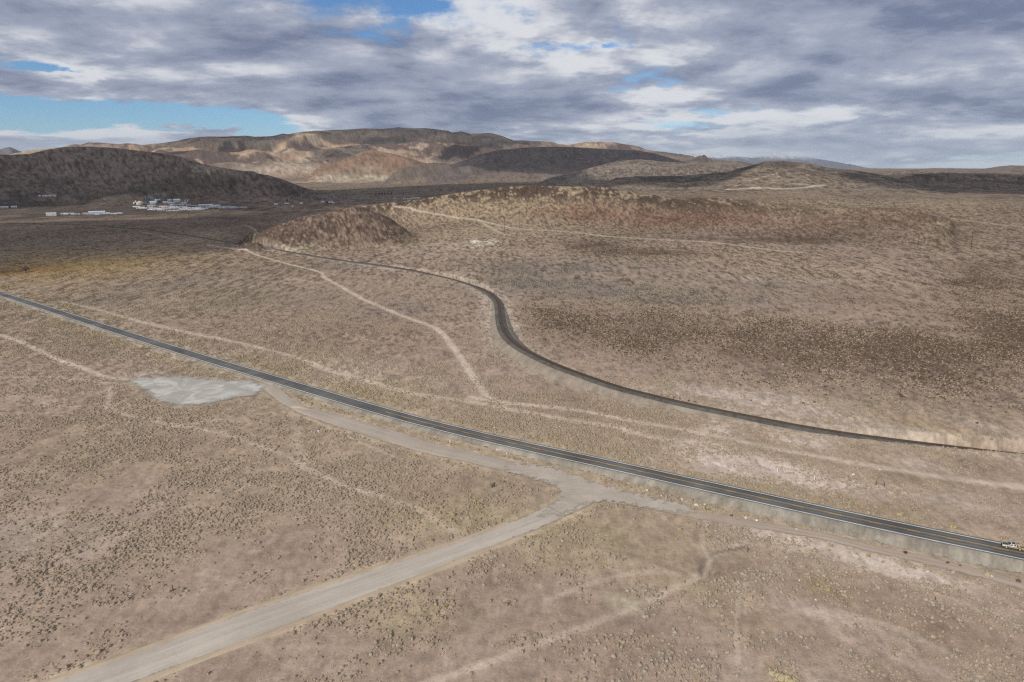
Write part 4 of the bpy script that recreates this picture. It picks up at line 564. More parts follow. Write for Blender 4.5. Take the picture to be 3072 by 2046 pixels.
# the rocky ridge and the knob
blend(S(INFO['rock_ridge'], 0.5, 0.85) * 0.6, (.37, .285, .185)); blend(S(INFO['rock_ridge'], 0.12, 0.5) * .25, K['straw'])
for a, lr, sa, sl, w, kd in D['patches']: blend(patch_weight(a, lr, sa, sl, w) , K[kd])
blend(rock * 0.95, (.085, .058, .045))
blend(S(INFO['knob'], .12, .5) * (.35 + .35 * S(NRK, -.25, .15)), (.17, .118, .09)); blend(S(INFO['knob'], .1, .4) * S(strata(4.0, 1.5, 14.0, 171), .08, .22) * .85, (.07, .05, .04))
# tracks
TRK = np.zeros((NR, NA))
for t in D['tracks']:
    P = resample(t['p'], 6.0); ext = t['w'] * 2.5 + 6
    d, _ = line_field(P, ext)
    wd = np.maximum(t['w'], 0.0018 * R2D * 0.5)
    core = np.exp(-(d / wd) ** 4) * t['s'] * np.clip(1 + 0.25 * N2 + 0.2 * N1, 0.4, 1.15)
    blend(core * 0.95, (.50, .42, .33) if t['kind'] == 'pale' else (.20, .155, .12))
    TRK = np.maximum(TRK, np.exp(-(d / (wd * 1.25)) ** 2) * t['s'])
# verges of the roads: graded soil, dry grass
blend(np.exp(-((dGR - wGR - 1.6) / 1.5) ** 2) * 0.75 * np.clip(1 + N1 + N2, .1, 1.4), (.47, .38, .26))
blend(np.exp(-((dGR - wGR - 0.2) / 0.7) ** 2) * 0.5, (.26, .20, .15))
blend(np.exp(-((dHW - 10) / 5) ** 2) * 0.4, (.40, .33, .22))
blend(np.exp(-((dRL - 8) / 5) ** 2) * 0.5 * (A2D > -20), (.44, .375, .30))
amp = (0.25 + 0.75 * S(R2D, 220, 600)) * (1 - 0.55 * S(R2D, 2500, 8000)) * (1 - 0.9 * TRK)
blend(amp * 0.68 * S(SPK, 0.05, 0.28), scrub * 0.62)
ALB = ALB * (1 + (amp * (0.50 * SPF - 0.15 * SPK))[..., None])
SPECK = S(R2D, 420, 1000) * (1 - TRK) * (0.75 + 0.5 * N1) * (1 - 0.85 * S(R2D, 2500, 7000))

def ground_material():
    m_ = bpy.data.materials.new('desert_soil'); m_.use_nodes = True
    q = G(m_.node_tree); b = q.n['Principled BSDF']
    pos = q.node('ShaderNodeNewGeometry').outputs['Position']
    alb = q.attr('albedo').outputs['Color']; sp = q.attr('scrub').outputs['Fac']
    n1 = q.noise(pos, 0.30, 4, 0.65); n2 = q.noise(pos, 1.6, 3, 0.75); n4 = q.noise(pos, 0.05, 3, 0.6)
    f = q.m('ADD', q.m('ADD', q.m('MULTIPLY', n1, 1.0), q.m('MULTIPLY', n2, 0.9)), q.m('MULTIPLY', n4, 0.8))
    f = q.m('MAXIMUM', q.m('SUBTRACT', f, 0.35), 0.3)
    c = q.mix(1.0, alb, q.xyz(f, f, f), 'MULTIPLY')
    n6 = q.noise(pos, 3.2, 2, 0.6); near = q.m('SUBTRACT', 1.0, sp)
    c = q.mix(q.m('MULTIPLY', q.smooth(n6, 0.60, 0.68), q.m('MULTIPLY', near, 0.55)), c, q.mix(1.0, alb, (0.52, 0.49, 0.45, 1), 'MULTIPLY'))
    c = q.mix(q.m('MULTIPLY', q.smooth(n6, 0.38, 0.31), q.m('MULTIPLY', near, 0.6)), c, q.mix(1.0, alb, (1.35, 1.36, 1.38, 1), 'MULTIPLY'))
    n3 = n1; n5 = n4
    s1 = q.m('MULTIPLY', q.smooth(n3, 0.50, 0.60), sp); s2 = q.m('MULTIPLY', q.smooth(n5, 0.52, 0.62), sp)
    sc = q.mix(1.0, alb, (0.42, 0.40, 0.37, 1), 'MULTIPLY')
    c = q.mix(q.m('MULTIPLY', s1, 0.75), c, sc); c = q.mix(q.m('MULTIPLY', s2, 0.35), c, sc)
    q.put(b.inputs['Base Color'], c); b.inputs['Roughness'].default_value = 0.95; b.inputs['Specular IOR Level'].default_value = 0.05
    hgt = q.m('ADD', q.m('MULTIPLY', n1, 0.5), q.m('ADD', q.m('MULTIPLY', n2, 0.12), q.m('MULTIPLY', s1, 0.35)))
    q.put(b.inputs['Normal'], q.bump(hgt, 0.7, 0.8))
    return m_
M_GROUND = ground_material()
V = np.stack([X2, Y2, H2], -1).reshape(-1, 3)
ii, jj = np.meshgrid(np.arange(NR - 1), np.arange(NA), indexing='ij')
jn = (jj + 1) % NA
F = np.stack([ii * NA + jj, ii * NA + jn, (ii + 1) * NA + jn, (ii + 1) * NA + jj], -1).reshape(-1, 4)
F = F[:, ::-1]
me = mesh_np('desert_ground', V, F, [M_GROUND])
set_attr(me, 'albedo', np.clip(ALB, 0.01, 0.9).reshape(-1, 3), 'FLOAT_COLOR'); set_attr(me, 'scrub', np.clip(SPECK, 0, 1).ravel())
o = obj('desert_ground', me); tag(o, 'wide desert ground with low hills and mountain ranges', kind='structure')

# ------------------------------------------------------------------ roads and railway
def normals2d(P):
    d = np.gradient(P[:, :2], axis=0); d /= np.maximum(np.hypot(d[:, 0], d[:, 1]), 1e-6)[:, None]
    return np.stack([-d[:, 1], d[:, 0]], 1), d

def strip(name, P, cols, mat, parent=None, smooth=True, edge_w=1.2):
    """cols: list of (offset array or number, z array) across the line"""
    nrm, _ = normals2d(P); n = len(P); s = np.concatenate([[0], np.cumsum(np.hypot(*np.diff(P[:, :2], axis=0).T))])
    V = []; AC = []
    for off, z in cols:
        off = np.broadcast_to(off, n); z = np.broadcast_to(z, n)
        V.append(np.column_stack([P[:, 0] + nrm[:, 0] * off, P[:, 1] + nrm[:, 1] * off, z])); AC.append(off)
    c = len(cols); V = np.stack(V, 1).reshape(-1, 3); AC = np.stack(AC, 1).ravel(); AL = np.repeat(s, c)
    a, b = np.meshgrid(np.arange(n - 1), np.arange(c - 1), indexing='ij')
    F = np.stack([a * c + b, (a + 1) * c + b, (a + 1) * c + b + 1, a * c + b + 1], -1).reshape(-1, 4)
    me = mesh_np(name, V, F[:, ::-1], [mat], smooth)
    set_attr(me, 'across', AC); set_attr(me, 'along', AL)
    E_ = np.zeros((n, c)) + (0.0 if c > 2 else 1.0)
    A_ = AC.reshape(n, c)
    if c > 2: E_ = np.minimum(np.abs(A_ - A_[:, :1]), np.abs(A_ - A_[:, -1:])) / edge_w
    set_attr(me, 'edge', np.clip(E_, 0, 2).ravel())
    return obj(name, me, parent)

def lane_material(name, cols, streaks=(0.9, 0.012), rough=0.9, grain=9.0, wheel=None, bump=0.03, ragged=False):
    m_ = bpy.data.materials.new(name); m_.use_nodes = True
    q = G(m_.node_tree); b = q.n['Principled BSDF']
    ac = q.attr('across').outputs['Fac']; al = q.attr('along').outputs['Fac']
    pos = q.node('ShaderNodeNewGeometry').outputs['Position']
    st = q.noise(q.xyz(q.m('MULTIPLY', ac, streaks[0]), q.m('MULTIPLY', al, streaks[1]), 0.0), 1.0, 6, 0.65)
    gr = q.noise(pos, grain, 4, 0.7); big = q.noise(pos, 0.06, 4, 0.65, 0.6)
    f = q.m('ADD', q.m('MULTIPLY', st, 0.6), q.m('ADD', q.m('MULTIPLY', gr, 0.22), q.m('MULTIPLY', big, 0.42)))
    c = q.mix(q.smooth(f, 0.46, 0.80), col4(cols[0]), col4(cols[1]))
    if wheel:
        for w in wheel[0]:
            k = q.m('EXPONENT', q.m('MULTIPLY', q.m('POWER', q.m('ABSOLUTE', q.m('DIVIDE', q.m('SUBTRACT', ac, w), wheel[1])), 2.0), -1.0))
            c = q.mix(q.m('MULTIPLY', k, q.m('MULTIPLY', q.smooth(st, 0.3, 0.6), wheel[3])), c, col4(wheel[2]))
    q.put(b.inputs['Base Color'], c); b.inputs['Roughness'].default_value = rough; b.inputs['Specular IOR Level'].default_value = 0.15
    q.put(b.inputs['Normal'], q.bump(gr, 0.5, bump))
    if ragged:                                   # crumbled, uneven rim where the gravel thins out over the soil
        rim = q.noise(pos, 0.45, 4, 0.7)
        q.put(b.inputs['Alpha'], q.smooth(q.m('ADD', q.attr('edge').outputs['Fac'], q.m('MULTIPLY', q.m('SUBTRACT', rim, 0.5), 2.6)), 0.05, 0.55))
    return m_

M_ASPHALT = lane_material('asphalt', ((.07, .069, .066), (.20, .196, .186)), (1.3, 0.02), 0.8, 6.0, ((-2.7, -1.0, 1.0, 2.7), 0.42, (.035, .035, .036), 0.7))
M_SHOULDER = lane_material('road_fill_gravel', ((.165, .148, .12), (.325, .298, .248)), (0.1, 0.3), 0.95, 0.8, None, 0.25, True)
M_LINE_W = lane_material('white_road_paint', ((.62, .62, .60), (.82, .82, .80)), (2.0, 0.3), 0.6, 4.0)
M_LINE_Y = lane_material('yellow_road_paint', ((.42, .24, .03), (.62, .36, .05)), (2.0, 0.2), 0.6, 4.0)
M_DIRT = lane_material('graded_gravel', ((.355, .315, .262), (.475, .428, .363)), (0.5, 0.02), 0.95, 1.2, ((-1.7, 1.5), 0.8, (.49, .445, .38), 0.3), 0.06, True)
M_FRONT = lane_material('worn_gravel', ((.31, .265, .218), (.415, .36, .302)), (0.5, 0.02), 0.95, 1.2, ((-1.7, 1.5), 0.8, (.42, .375, .32), 0.3), 0.06, True)
M_DIRT2 = lane_material('two_track_dirt', ((.29, .235, .185), (.40, .33, .265)), (0.9, 0.03), 0.95, 2.0, ((-0.9, 0.9), 0.4, (.44, .37, .30), 0.7), 0.06, True)
M_BALLAST = lane_material('track_ballast', ((.06, .056, .05), (.13, .122, .108)), (1.0, 0.3), 0.95, 3.0, None, 0.1)
M_FILL = lane_material('rail_fill_gravel', ((.185, .155, .122), (.30, .258, .205)), (0.15, 0.2), 0.95, 0.5, None, 0.3, True)

def embankment(name, P, top, drop, slope, mat, parent, extra=(0.0, 0.0)):
    """top surface of half width `top`, side slopes down to the ground"""
    nrm, _ = normals2d(P); zt_ = P[:, 2] - drop; cols = []
    toes = []
    for sg in (-1, 1):
        off = np.full(len(P), float(top))
        for _ in range(14):
            gx = P[:, 0] + nrm[:, 0] * sg * off; gy = P[:, 1] + nrm[:, 1] * sg * off
            off = top + np.clip(zt_ - ground(gx, gy) + 0.25, 0.15, 12) * slope
        off = smooth_line(off[:, None], 8)[:, 0]
        wob = 1.0 * fbm(np.arange(len(P)) / 4.0, np.full(len(P), sg * 7.0), 3, 77)
        off = off + wob
        gx = P[:, 0] + nrm[:, 0] * sg * off; gy = P[:, 1] + nrm[:, 1] * sg * off
        toes.append((sg * off, np.minimum(ground(gx, gy) - 0.25, zt_ - 0.1)))
    (oa, za), (ob, zb) = toes
    mids = lambda o, z, t: (np.sign(o) * top * (1 - t) + o * t, zt_ * (1 - t) + z * t + 0.12 * fbm(np.arange(len(P)) / 2.0, np.full(len(P), 3.0 + t * 9), 3, 78))
    cols = [(oa, za), mids(oa, za, .66), mids(oa, za, .33), (-top, zt_), (top, zt_), mids(ob, zb, .33), mids(ob, zb, .66), (ob, zb)]
    return strip(name, P, cols, mat, parent)

road = empty('highway'); tag(road, 'two lane asphalt highway on a gravel embankment', kind='structure')
embankment('gravel_shoulder', HW, 5.0, 0.10, 1.65, M_SHOULDER, road)
strip('asphalt', HW, [(-4.5, HW[:, 2] - 0.06), (-4.3, HW[:, 2] - 0.02), (0, HW[:, 2] + 0.05), (4.3, HW[:, 2] - 0.02), (4.5, HW[:, 2] - 0.06)], M_ASPHALT, road)
for sg in (-1, 1):
    strip('edge_line', HW, [(sg * 3.72 - 0.16, HW[:, 2] + 0.005), (sg * 3.72 + 0.16, HW[:, 2] + 0.005)], M_LINE_W, road)
_k = int(np.argmax(HW[:, 0] > -60)); FINE = resample(HW[_k:], 1.0)
strip('centre_line', FINE, [(0.10, FINE[:, 2] + 0.06), (0.30, FINE[:, 2] + 0.06)], M_LINE_Y, road)
for k in range(0, len(FINE) - 5, 12):            # broken line beside it
    seg = FINE[k:k + 5]
    strip('centre_dash', seg, [(-0.34, seg[:, 2] + 0.06), (-0.12, seg[:, 2] + 0.06)], M_LINE_Y, road)

gr_o = empty('gravel_road'); tag(gr_o, 'wide graded gravel road curving to the highway lay-by', kind='structure')
nrm, _ = normals2d(GR)
def drape(P, offs, lift):
    nn, _ = normals2d(P); out = []
    for o_, l_ in zip(offs, lift):
        o_ = np.broadcast_to(o_, len(P)); out.append((o_, ground(P[:, 0] + nn[:, 0] * o_, P[:, 1] + nn[:, 1] * o_) + l_))
    return out
wob = 0.5 * fbm(np.arange(len(GR)) / 6.0, np.zeros(len(GR)), 3, 5)
w = GR[:, 2]
def road_strip(name, seg, wb_, mat):
    w = seg[:, 2]
    return strip(name, seg, drape(seg, [-w - .8 + wb_, -w + .6 + wb_, -w * .5, 0 * w, w * .5, w - .6 + wb_ * .7, w + .8 + wb_ * .7], [0.08, 0.14, 0.24, 0.30, 0.24, 0.14, 0.08]), mat, gr_o)
road_strip('gravel_surface', GR, wob, M_DIRT)
road_strip('frontage_surface', FR, 0.5 * fbm(np.arange(len(FR)) / 6.0, np.zeros(len(FR)), 3, 15), M_FRONT)
M_BERM = lane_material('berm_soil', ((.34, .27, .20), (.47, .385, .28)), (0.6, 0.1), 0.95, 1.5, None, 0.1)
for sg in (-1, 1):
    for i0, i1 in ((0, len(GR) - 14),):
        seg = GR[i0:i1]; ww = seg[:, 2]
        strip('berm', seg, drape(seg, [sg * (ww + .1), sg * (ww + .7), sg * (ww + 1.5), sg * (ww + 2.4)], [0.05, 0.34, 0.26, -0.05]), M_BERM, gr_o)
sr_o = empty('dirt_track'); tag(sr_o, 'narrow dirt track along the foot of the highway embankment', kind='structure')
ws = SR[:, 2]; wob = 0.35 * fbm(np.arange(len(SR)) / 4.0, np.zeros(len(SR)), 3, 6)
strip('track_surface', SR, drape(SR, [-ws - .5 + wob, -ws * .6 + wob, 0 * ws, ws * .6 + wob, ws + .5 + wob], [0.07, 0.14, 0.16, 0.14, 0.07]), M_DIRT2, sr_o)

# lay-by of pale grey gravel
from mathutils.geometry import delaunay_2d_cdt
def area_mesh(name, poly, step, lift, mat):
    poly = np.array(poly); bnd = resample(np.vstack([poly, poly[:1]]), step)[:-1]
    bnd = bnd + np.column_stack([fbm(bnd[:, 0] / 5, bnd[:, 1] / 5, 3, 8), fbm(bnd[:, 0] / 5, bnd[:, 1] / 5, 3, 9)]) * 0.9
    lo, hi = bnd.min(0), bnd.max(0); xs = np.arange(lo[0], hi[0], step * 1.5); ys = np.arange(lo[1], hi[1], step * 1.5)
    gx, gy = np.meshgrid(xs, ys); pts = [Vector(p) for p in bnd] + [Vector(p) for p in np.column_stack([gx.ravel(), gy.ravel()])]
    n = len(bnd); v, e, f, *_ = delaunay_2d_cdt(pts, [(i, (i + 1) % n) for i in range(n)], [], 1, 0.01)
    v = np.array([(p[0], p[1]) for p in v]); used = sorted({i for q in f for i in q}); mp = {k: i for i, k in enumerate(used)}
    v = v[used]; f = [[mp[i] for i in q] for q in f if len(q) == 3]
    me = mesh_np(name, np.column_stack([v, ground(v[:, 0], v[:, 1]) + lift]), np.array(f), [mat])
    me.flip_normals() if me.polygons[0].normal.z < 0 else None
    dmin = np.full(len(v), 1e9)
    for i in range(n):
        a_ = bnd[i]; b_ = bnd[(i + 1) % n]; ab = b_ - a_; t_ = np.clip(((v - a_) @ ab) / max(ab @ ab, 1e-9), 0, 1); dmin = np.minimum(dmin, np.hypot(*(v - a_ - t_[:, None] * ab).T))
    set_attr(me, 'edge', np.clip(dmin / 5.0, 0, 2)); set_attr(me, 'across', v[:, 0] * .3); set_attr(me, 'along', v[:, 1])
    return me
def layby_material():
    m_ = bpy.data.materials.new('pale_packed_gravel'); m_.use_nodes = True
    q = G(m_.node_tree); b = q.n['Principled BSDF']; pos = q.node('ShaderNodeNewGeometry').outputs['Position']
    n1 = q.noise(pos, 0.07, 6, 0.6, 1.2); n2 = q.noise(pos, 2.0, 4, 0.7); n3 = q.noise(q.v('ADD', pos, (40, 3, 0)), 0.16, 5, 0.6, 0.6)
    c = q.mix(q.smooth(n1, 0.40, 0.62), (.335, .325, .29, 1), (.475, .46, .42, 1)); c = q.mix(q.m('MULTIPLY', q.smooth(n3, 0.60, 0.74), 0.7), c, (.25, .235, .205, 1))
    rim = q.noise(pos, 0.22, 5, 0.75); q.put(b.inputs['Alpha'], q.smooth(q.m('ADD', q.attr('edge').outputs['Fac'], q.m('MULTIPLY', q.m('SUBTRACT', rim, 0.5), 2.4)), 0.0, 1.1))
    f = q.m('ADD', q.m('MULTIPLY', n2, 0.3), 0.85)
    q.put(b.inputs['Base Color'], q.mix(1.0, c, q.xyz(f, f, f), 'MULTIPLY')); b.inputs['Roughness'].default_value = 0.95; b.inputs['Specular IOR Level'].default_value = 0.05
    return m_
lb = obj('lay_by', area_mesh('lay_by', D['pullout'], 2.0, 0.36, layby_material())); tag(lb, 'pale grey gravel lay-by beside the highway', kind='structure')

M_APRON = lane_material('churned_gravel', ((.335, .29, .24), (.44, .388, .325)), (0.4, 0.25), 0.95, 0.9, None, 0.06, True)
ap = obj('junction_apron', area_mesh('junction_apron', D['apron'], 1.5, 0.335, M_APRON), gr_o)
rw = empty('railway'); tag(rw, 'single railway track curving along the hillside on dark ballast', kind='structure')
embankment('fill_slope', RAIL, 3.8, 1.0, 1.6, M_FILL, rw)
zb = RAIL[:, 2]
strip('ballast', RAIL, [(-3.9, zb - 1.03), (-3.3, zb - 0.85), (-1.9, zb - 0.30), (-1.4, zb - 0.24), (1.4, zb - 0.24), (1.9, zb - 0.30), (3.3, zb - 0.85), (3.9, zb - 1.03)], M_BALLAST, rw)
M_RAIL = material('rusty_rail_steel', (.13, .075, .05), 0.55, 0.5, 0.4, 2.0)
M_TIE = material('weathered_sleeper_wood', (.115, .088, .066), 0.9, 0, 0.45, 1.2)
for sg in (-1, 1):
    q_ = sg * 0.75
    strip('rail', RAIL, [(q_ - 0.07, zb - 0.12), (q_ - 0.045, zb + 0.03), (q_ + 0.045, zb + 0.03), (q_ + 0.07, zb - 0.12)], M_RAIL, rw, False)
TP = resample(RAIL, 0.6); tn, td = normals2d(TP)
keep = np.where((np.hypot(TP[:, 0], TP[:, 1]) < 640) & (np.abs(np.degrees(np.arctan2(TP[:, 0], TP[:, 1]))) < 42))[0]
bx = np.array([(-.12, -1.3, 0), (.12, -1.3, 0), (.12, 1.3, 0), (-.12, 1.3, 0), (-.12, -1.3, .14), (.12, -1.3, .14), (.12, 1.3, .14), (-.12, 1.3, .14)])
fx = np.array([(4, 5, 6, 7), (0, 1, 5, 4), (1, 2, 6, 5), (2, 3, 7, 6), (3, 0, 4, 7)])
VV = []; FF = []
for c_, k in enumerate(keep):
    VV.append(np.column_stack([TP[k, 0] + td[k, 0] * bx[:, 0] + tn[k, 0] * bx[:, 1], TP[k, 1] + td[k, 1] * bx[:, 0] + tn[k, 1] * bx[:, 1], TP[k, 2] - 0.26 + bx[:, 2]])); FF.append(fx + 8 * c_)
sl_o = obj('sleepers', mesh_np('sleepers', np.vstack(VV), np.vstack(FF), [M_TIE], False), rw); sl_o['kind'] = 'stuff'

# berm of pushed-up soil beside the lay-by exit
bp = np.array(D['P']['berm'])[:, :2]; ctr = bp.mean(0)
br = resample(np.array([bp[0], (bp[1] + bp[5]) / 2, (bp[2] + bp[4]) / 2, bp[3]]), 1.0); nb = len(br); tt = np.linspace(0, 1, nb)
hgt_b = 1.1 * np.sin(np.pi * np.clip(tt * .9 + .08, 0, 1)) ** .6 * (1 - .6 * tt); wd_b = 1.9 * (1 - .65 * tt) + .3
b_o = strip('soil_berm', br, [(o_ * wd_b, ground(br[:, 0], br[:, 1]) + h_ * hgt_b - .05) for o_, h_ in ((-1, 0), (-.6, .55), (-.1, 1), (.3, .95), (.7, .5), (1, 0))], M_BERM)
tag(b_o, 'pale soil berm with a dark end at the lay-by exit', 'berm')

# ------------------------------------------------------------------ shrubs
def shrub_mesh(name, seed, mat, nleaf=70, w=0.5, h=0.62, leaf=0.13, spike=0.0):
    rn = random.Random(seed); bm = bmesh.new()
    bmesh.ops.create_icosphere(bm, subdivisions=2, radius=1.0)
    ph = [rn.uniform(0, 6.28) for _ in range(6)]
    for v in bm.verts:
        d = v.co.normalized(); a = math.atan2(d.y, d.x)
        k = 0.78 + 0.13 * math.sin(2 * a + ph[0]) + 0.10 * math.sin(3 * a + ph[1] + 2 * d.z) + 0.08 * math.sin(5 * a + ph[2]) + rn.uniform(-0.09, 0.09)
        v.co = Vector((d.x * w * k, d.y * w * k, max(d.z, -0.25) * h * k * 0.92 + 0.03))
    for f in bm.faces: f.smooth = True
    for _ in range(nleaf):
        a = rn.uniform(0, 6.283); cz = rn.uniform(0.05, 1.0) ** 0.8; cr = math.sqrt(max(0.0, 1 - cz * cz)) * rn.uniform(0.7, 1.08)
        lob = 0.82 + 0.13 * math.sin(2 * a + ph[0]) + 0.10 * math.sin(3 * a + ph[1])
        c = Vector((math.cos(a) * cr * w * lob, math.sin(a) * cr * w * lob, cz * h * lob * rn.uniform(0.8, 1.05)))
        out = (c + Vector((rn.uniform(-.2, .2), rn.uniform(-.2, .2), 0.12 + spike))).normalized()
        side = out.cross(Vector((rn.uniform(-1, 1), rn.uniform(-1, 1), rn.uniform(-1, 1)))).normalized()
        s1 = leaf * rn.uniform(.6, 1.3); s2 = leaf * rn.uniform(.35, .8)
        bm.faces.new([bm.verts.new(c - side * s2 - out * s1 * .3), bm.verts.new(c + side * s2 - out * s1 * .3), bm.verts.new(c + side * s2 * .4 + out * s1), bm.verts.new(c - side * s2 * .4 + out * s1)])
    me = bpy.data.meshes.new(name); bm.to_mesh(me); bm.free(); me.materials.append(mat)
    return me

M_SAGE = shrub_material('grey_sage_foliage', [(.235, .187, .135), (.31, .248, .182), (.265, .22, .167), (.345, .278, .207)])
M_PALE = shrub_material('pale_sage_foliage', [(.27, .24, .195), (.35, .305, .245), (.30, .255, .20), (.24, .21, .17)])
M_RABBIT = shrub_material('rabbitbrush_foliage', [(.32, .26, .135), (.38, .32, .19), (.37, .31, .215), (.30, .225, .105)])
M_DARK = shrub_material('dark_brush_foliage', [(.075, .052, .038), (.11, .08, .058), (.15, .115, .085), (.09, .065, .047)])
KINDS = {
    'sagebrush': [shrub_mesh('sagebrush', 10 + i, M_SAGE, 16, .55, (.58, .66, .72, .62)[i], .10) for i in range(4)],
    'pale_sagebrush': [shrub_mesh('pale_sagebrush', 20 + i, M_PALE, 24, .55, (.6, .66, .7, .62)[i], .11) for i in range(4)],
    'rabbitbrush': [shrub_mesh('rabbitbrush', 30 + i, M_RABBIT, 50, .55, (.55, .65, .6, .7)[i], .14, .4) for i in range(4)],
    'dark_brush': [shrub_mesh('dark_brush', 40 + i, M_DARK, 60, .5, (.5, .6, .55, .45)[i]) for i in range(4)],
}
# densities (plants per square metre) on the terrain grid
rng = np.random.default_rng(11)
inzone = (np.abs(A2D) < 50) & (R2D > 62) & (R2D < 1250)
clear_roads = (dHW > 9.5) & (dGR > wGR + 2.6) & (dRL > 7.5) & (dSR > wSR + 1.0)
def in_poly(poly, grow=0.0):
    poly = np.array(poly); c = poly.mean(0); poly = c + (poly - c) * (1 + grow)
    ins = np.zeros((NR, NA), bool); lo, hi = poly.min(0), poly.max(0); sub = (X2 > lo[0]) & (X2 < hi[0]) & (Y2 > lo[1]) & (Y2 < hi[1])
    x = X2[sub]; y = Y2[sub]; k = np.zeros(len(x), bool)
    for i in range(len(poly)):
        x1, y1 = poly[i]; x2, y2 = poly[i - 1]
        k ^= ((y1 > y) != (y2 > y)) & (x < (x2 - x1) * (y - y1) / (y2 - y1 + 1e-12) + x1)
    ins[sub] = k; return ins
layby = in_poly(D['pullout'], 0.05)
open_ = clear_roads & ~layby & inzone
PW = {}
for a, lr, sa, sl, w_, kd in D['patches']: PW[kd] = np.maximum(PW.get(kd, 0), patch_weight(a, lr, sa, sl, w_))
bare = np.clip(1 - 0.85 * np.minimum(PW['chalk'], 1) - 0.7 * np.minimum(PW['bare'], 1) - 0.5 * np.minimum(PW['sand'], 1) - .3 * np.minimum(PW['pale_grass'], 1), 0.04, 1) * (1 - 0.85 * TRK)
clump = np.clip(0.72 + 1.7 * N1 + 1.7 * N2 + 1.2 * N3, 0.02, 3.0) ** 1.35
right_slope = np.clip(INFO['rock_ridge'], 0, 1)
hillside = S(right_slope, 0.03, 0.16) * (A2D > -3)
right_front = S(A2D, 2, 16) * (1 - S(R2D, 190, 260))
base_d = 0.85 * (1 - 0.85 * S(R2D, 330, 800)) * (R2D < 900) * bare * clump * open_
hillside = np.clip(np.maximum(0.5 * hillside, 1.0 * np.minimum(PW['brush'], 1.3)), 0, 1.3)
_ra = np.degrees(np.arctan2(RAIL[:, 0], RAIL[:, 1])); _ro = np.argsort(_ra); beyond_rail = R2D > np.interp(A2D, _ra[_ro], np.hypot(RAIL[:, 0], RAIL[:, 1])[_ro])
hillside = np.clip(hillside, 0, 1.3) ** 1.5 * beyond_rail
far_side = Y2 > np.interp(X2, HW[:, 0], HW[:, 1])
verge_row = np.exp(-((dHW - 11.2) / 1.4) ** 2) * far_side * S(A2D, -14, -4) * np.clip(0.8 + 1.5 * N1 + N2, 0, 2)
DENS = {
    'sagebrush': base_d * (1 - 0.45 * right_front) * (1 - 0.5 * hillside),
    'pale_sagebrush': base_d * (0.12 + 0.75 * right_front) * (R2D < 420) + 0.22 * verge_row * open_,
    'rabbitbrush': (0.14 * verge_row + 0.20 * np.exp(-((dHW - 15) / 6) ** 2) * (0.25 + 0.9 * S(N1, -.1, .4)) * (1 - .6 * S(A2D, 0, 12)) + 0.10 * np.minimum(PW['straw'], 1) + 0.09 * np.minimum(PW['gold'], 1) + 0.05 * np.exp(-((dGR - wGR - 5) / 3) ** 2)) * open_ * np.clip(clump, .3, 2),
    'dark_brush': 0.62 * hillside * np.sqrt(bare) * open_ * np.clip(0.7 + 1.2 * N3 + 1.0 * N1 + .8 * N2, 0, 2.8) * (1 - .6 * S(R2D, 500, 900)) ,
}
dA = np.gradient(np.radians(AZ))[None, :] * np.gradient(RR)[:, None] * R2D
def scatter(dens):
    lam = dens * dA; n = rng.poisson(np.clip(lam, 0, 20)); idx = np.repeat(np.arange(NR * NA), n.ravel())
    i, j = idx // NA, idx % NA
    fi = np.clip(i + rng.uniform(-.5, .5, len(i)), 0, NR - 1.001); fj = np.clip(j + rng.uniform(-.5, .5, len(j)), 0, NA - 1.001)
    r = np.interp(fi, np.arange(NR), RR); a = np.radians(np.interp(fj, np.arange(NA), AZ))
    x, y = r * np.sin(a), r * np.cos(a); return x, y, ground(x, y), r, np.degrees(a)
SIZE = {'sagebrush': (0.30, 1.3), 'pale_sagebrush': (0.34, 1.35), 'rabbitbrush': (0.45, 1.5), 'dark_brush': (0.4, 1.5)}
LABELS = {
    'sagebrush': (('low grey-brown sagebrush clump on bare soil left of the gravel road', 'sagebrush left of the gravel road'), ('low grey-brown sagebrush clump in the foreground right of the gravel road', 'sagebrush right of the gravel road')),
    'pale_sagebrush': (('pale grey sagebrush clump standing out left of the gravel road', 'pale sagebrush left of the gravel road'), ('pale grey rounded sagebrush clump in the foreground right of the gravel road', 'pale sagebrush right of the gravel road')),
    'rabbitbrush': (('straw yellow rabbitbrush clump growing left of the gravel road', 'rabbitbrush left of the gravel road'), ('straw yellow rabbitbrush clump growing right of the gravel road', 'rabbitbrush right of the gravel road')),
    'dark_brush': (('dark brown shrub on the slope beyond the railway', 'dark shrubs beyond the railway'), ('dark brown shrub on the slope beyond the railway', 'dark shrubs beyond the railway')),
}
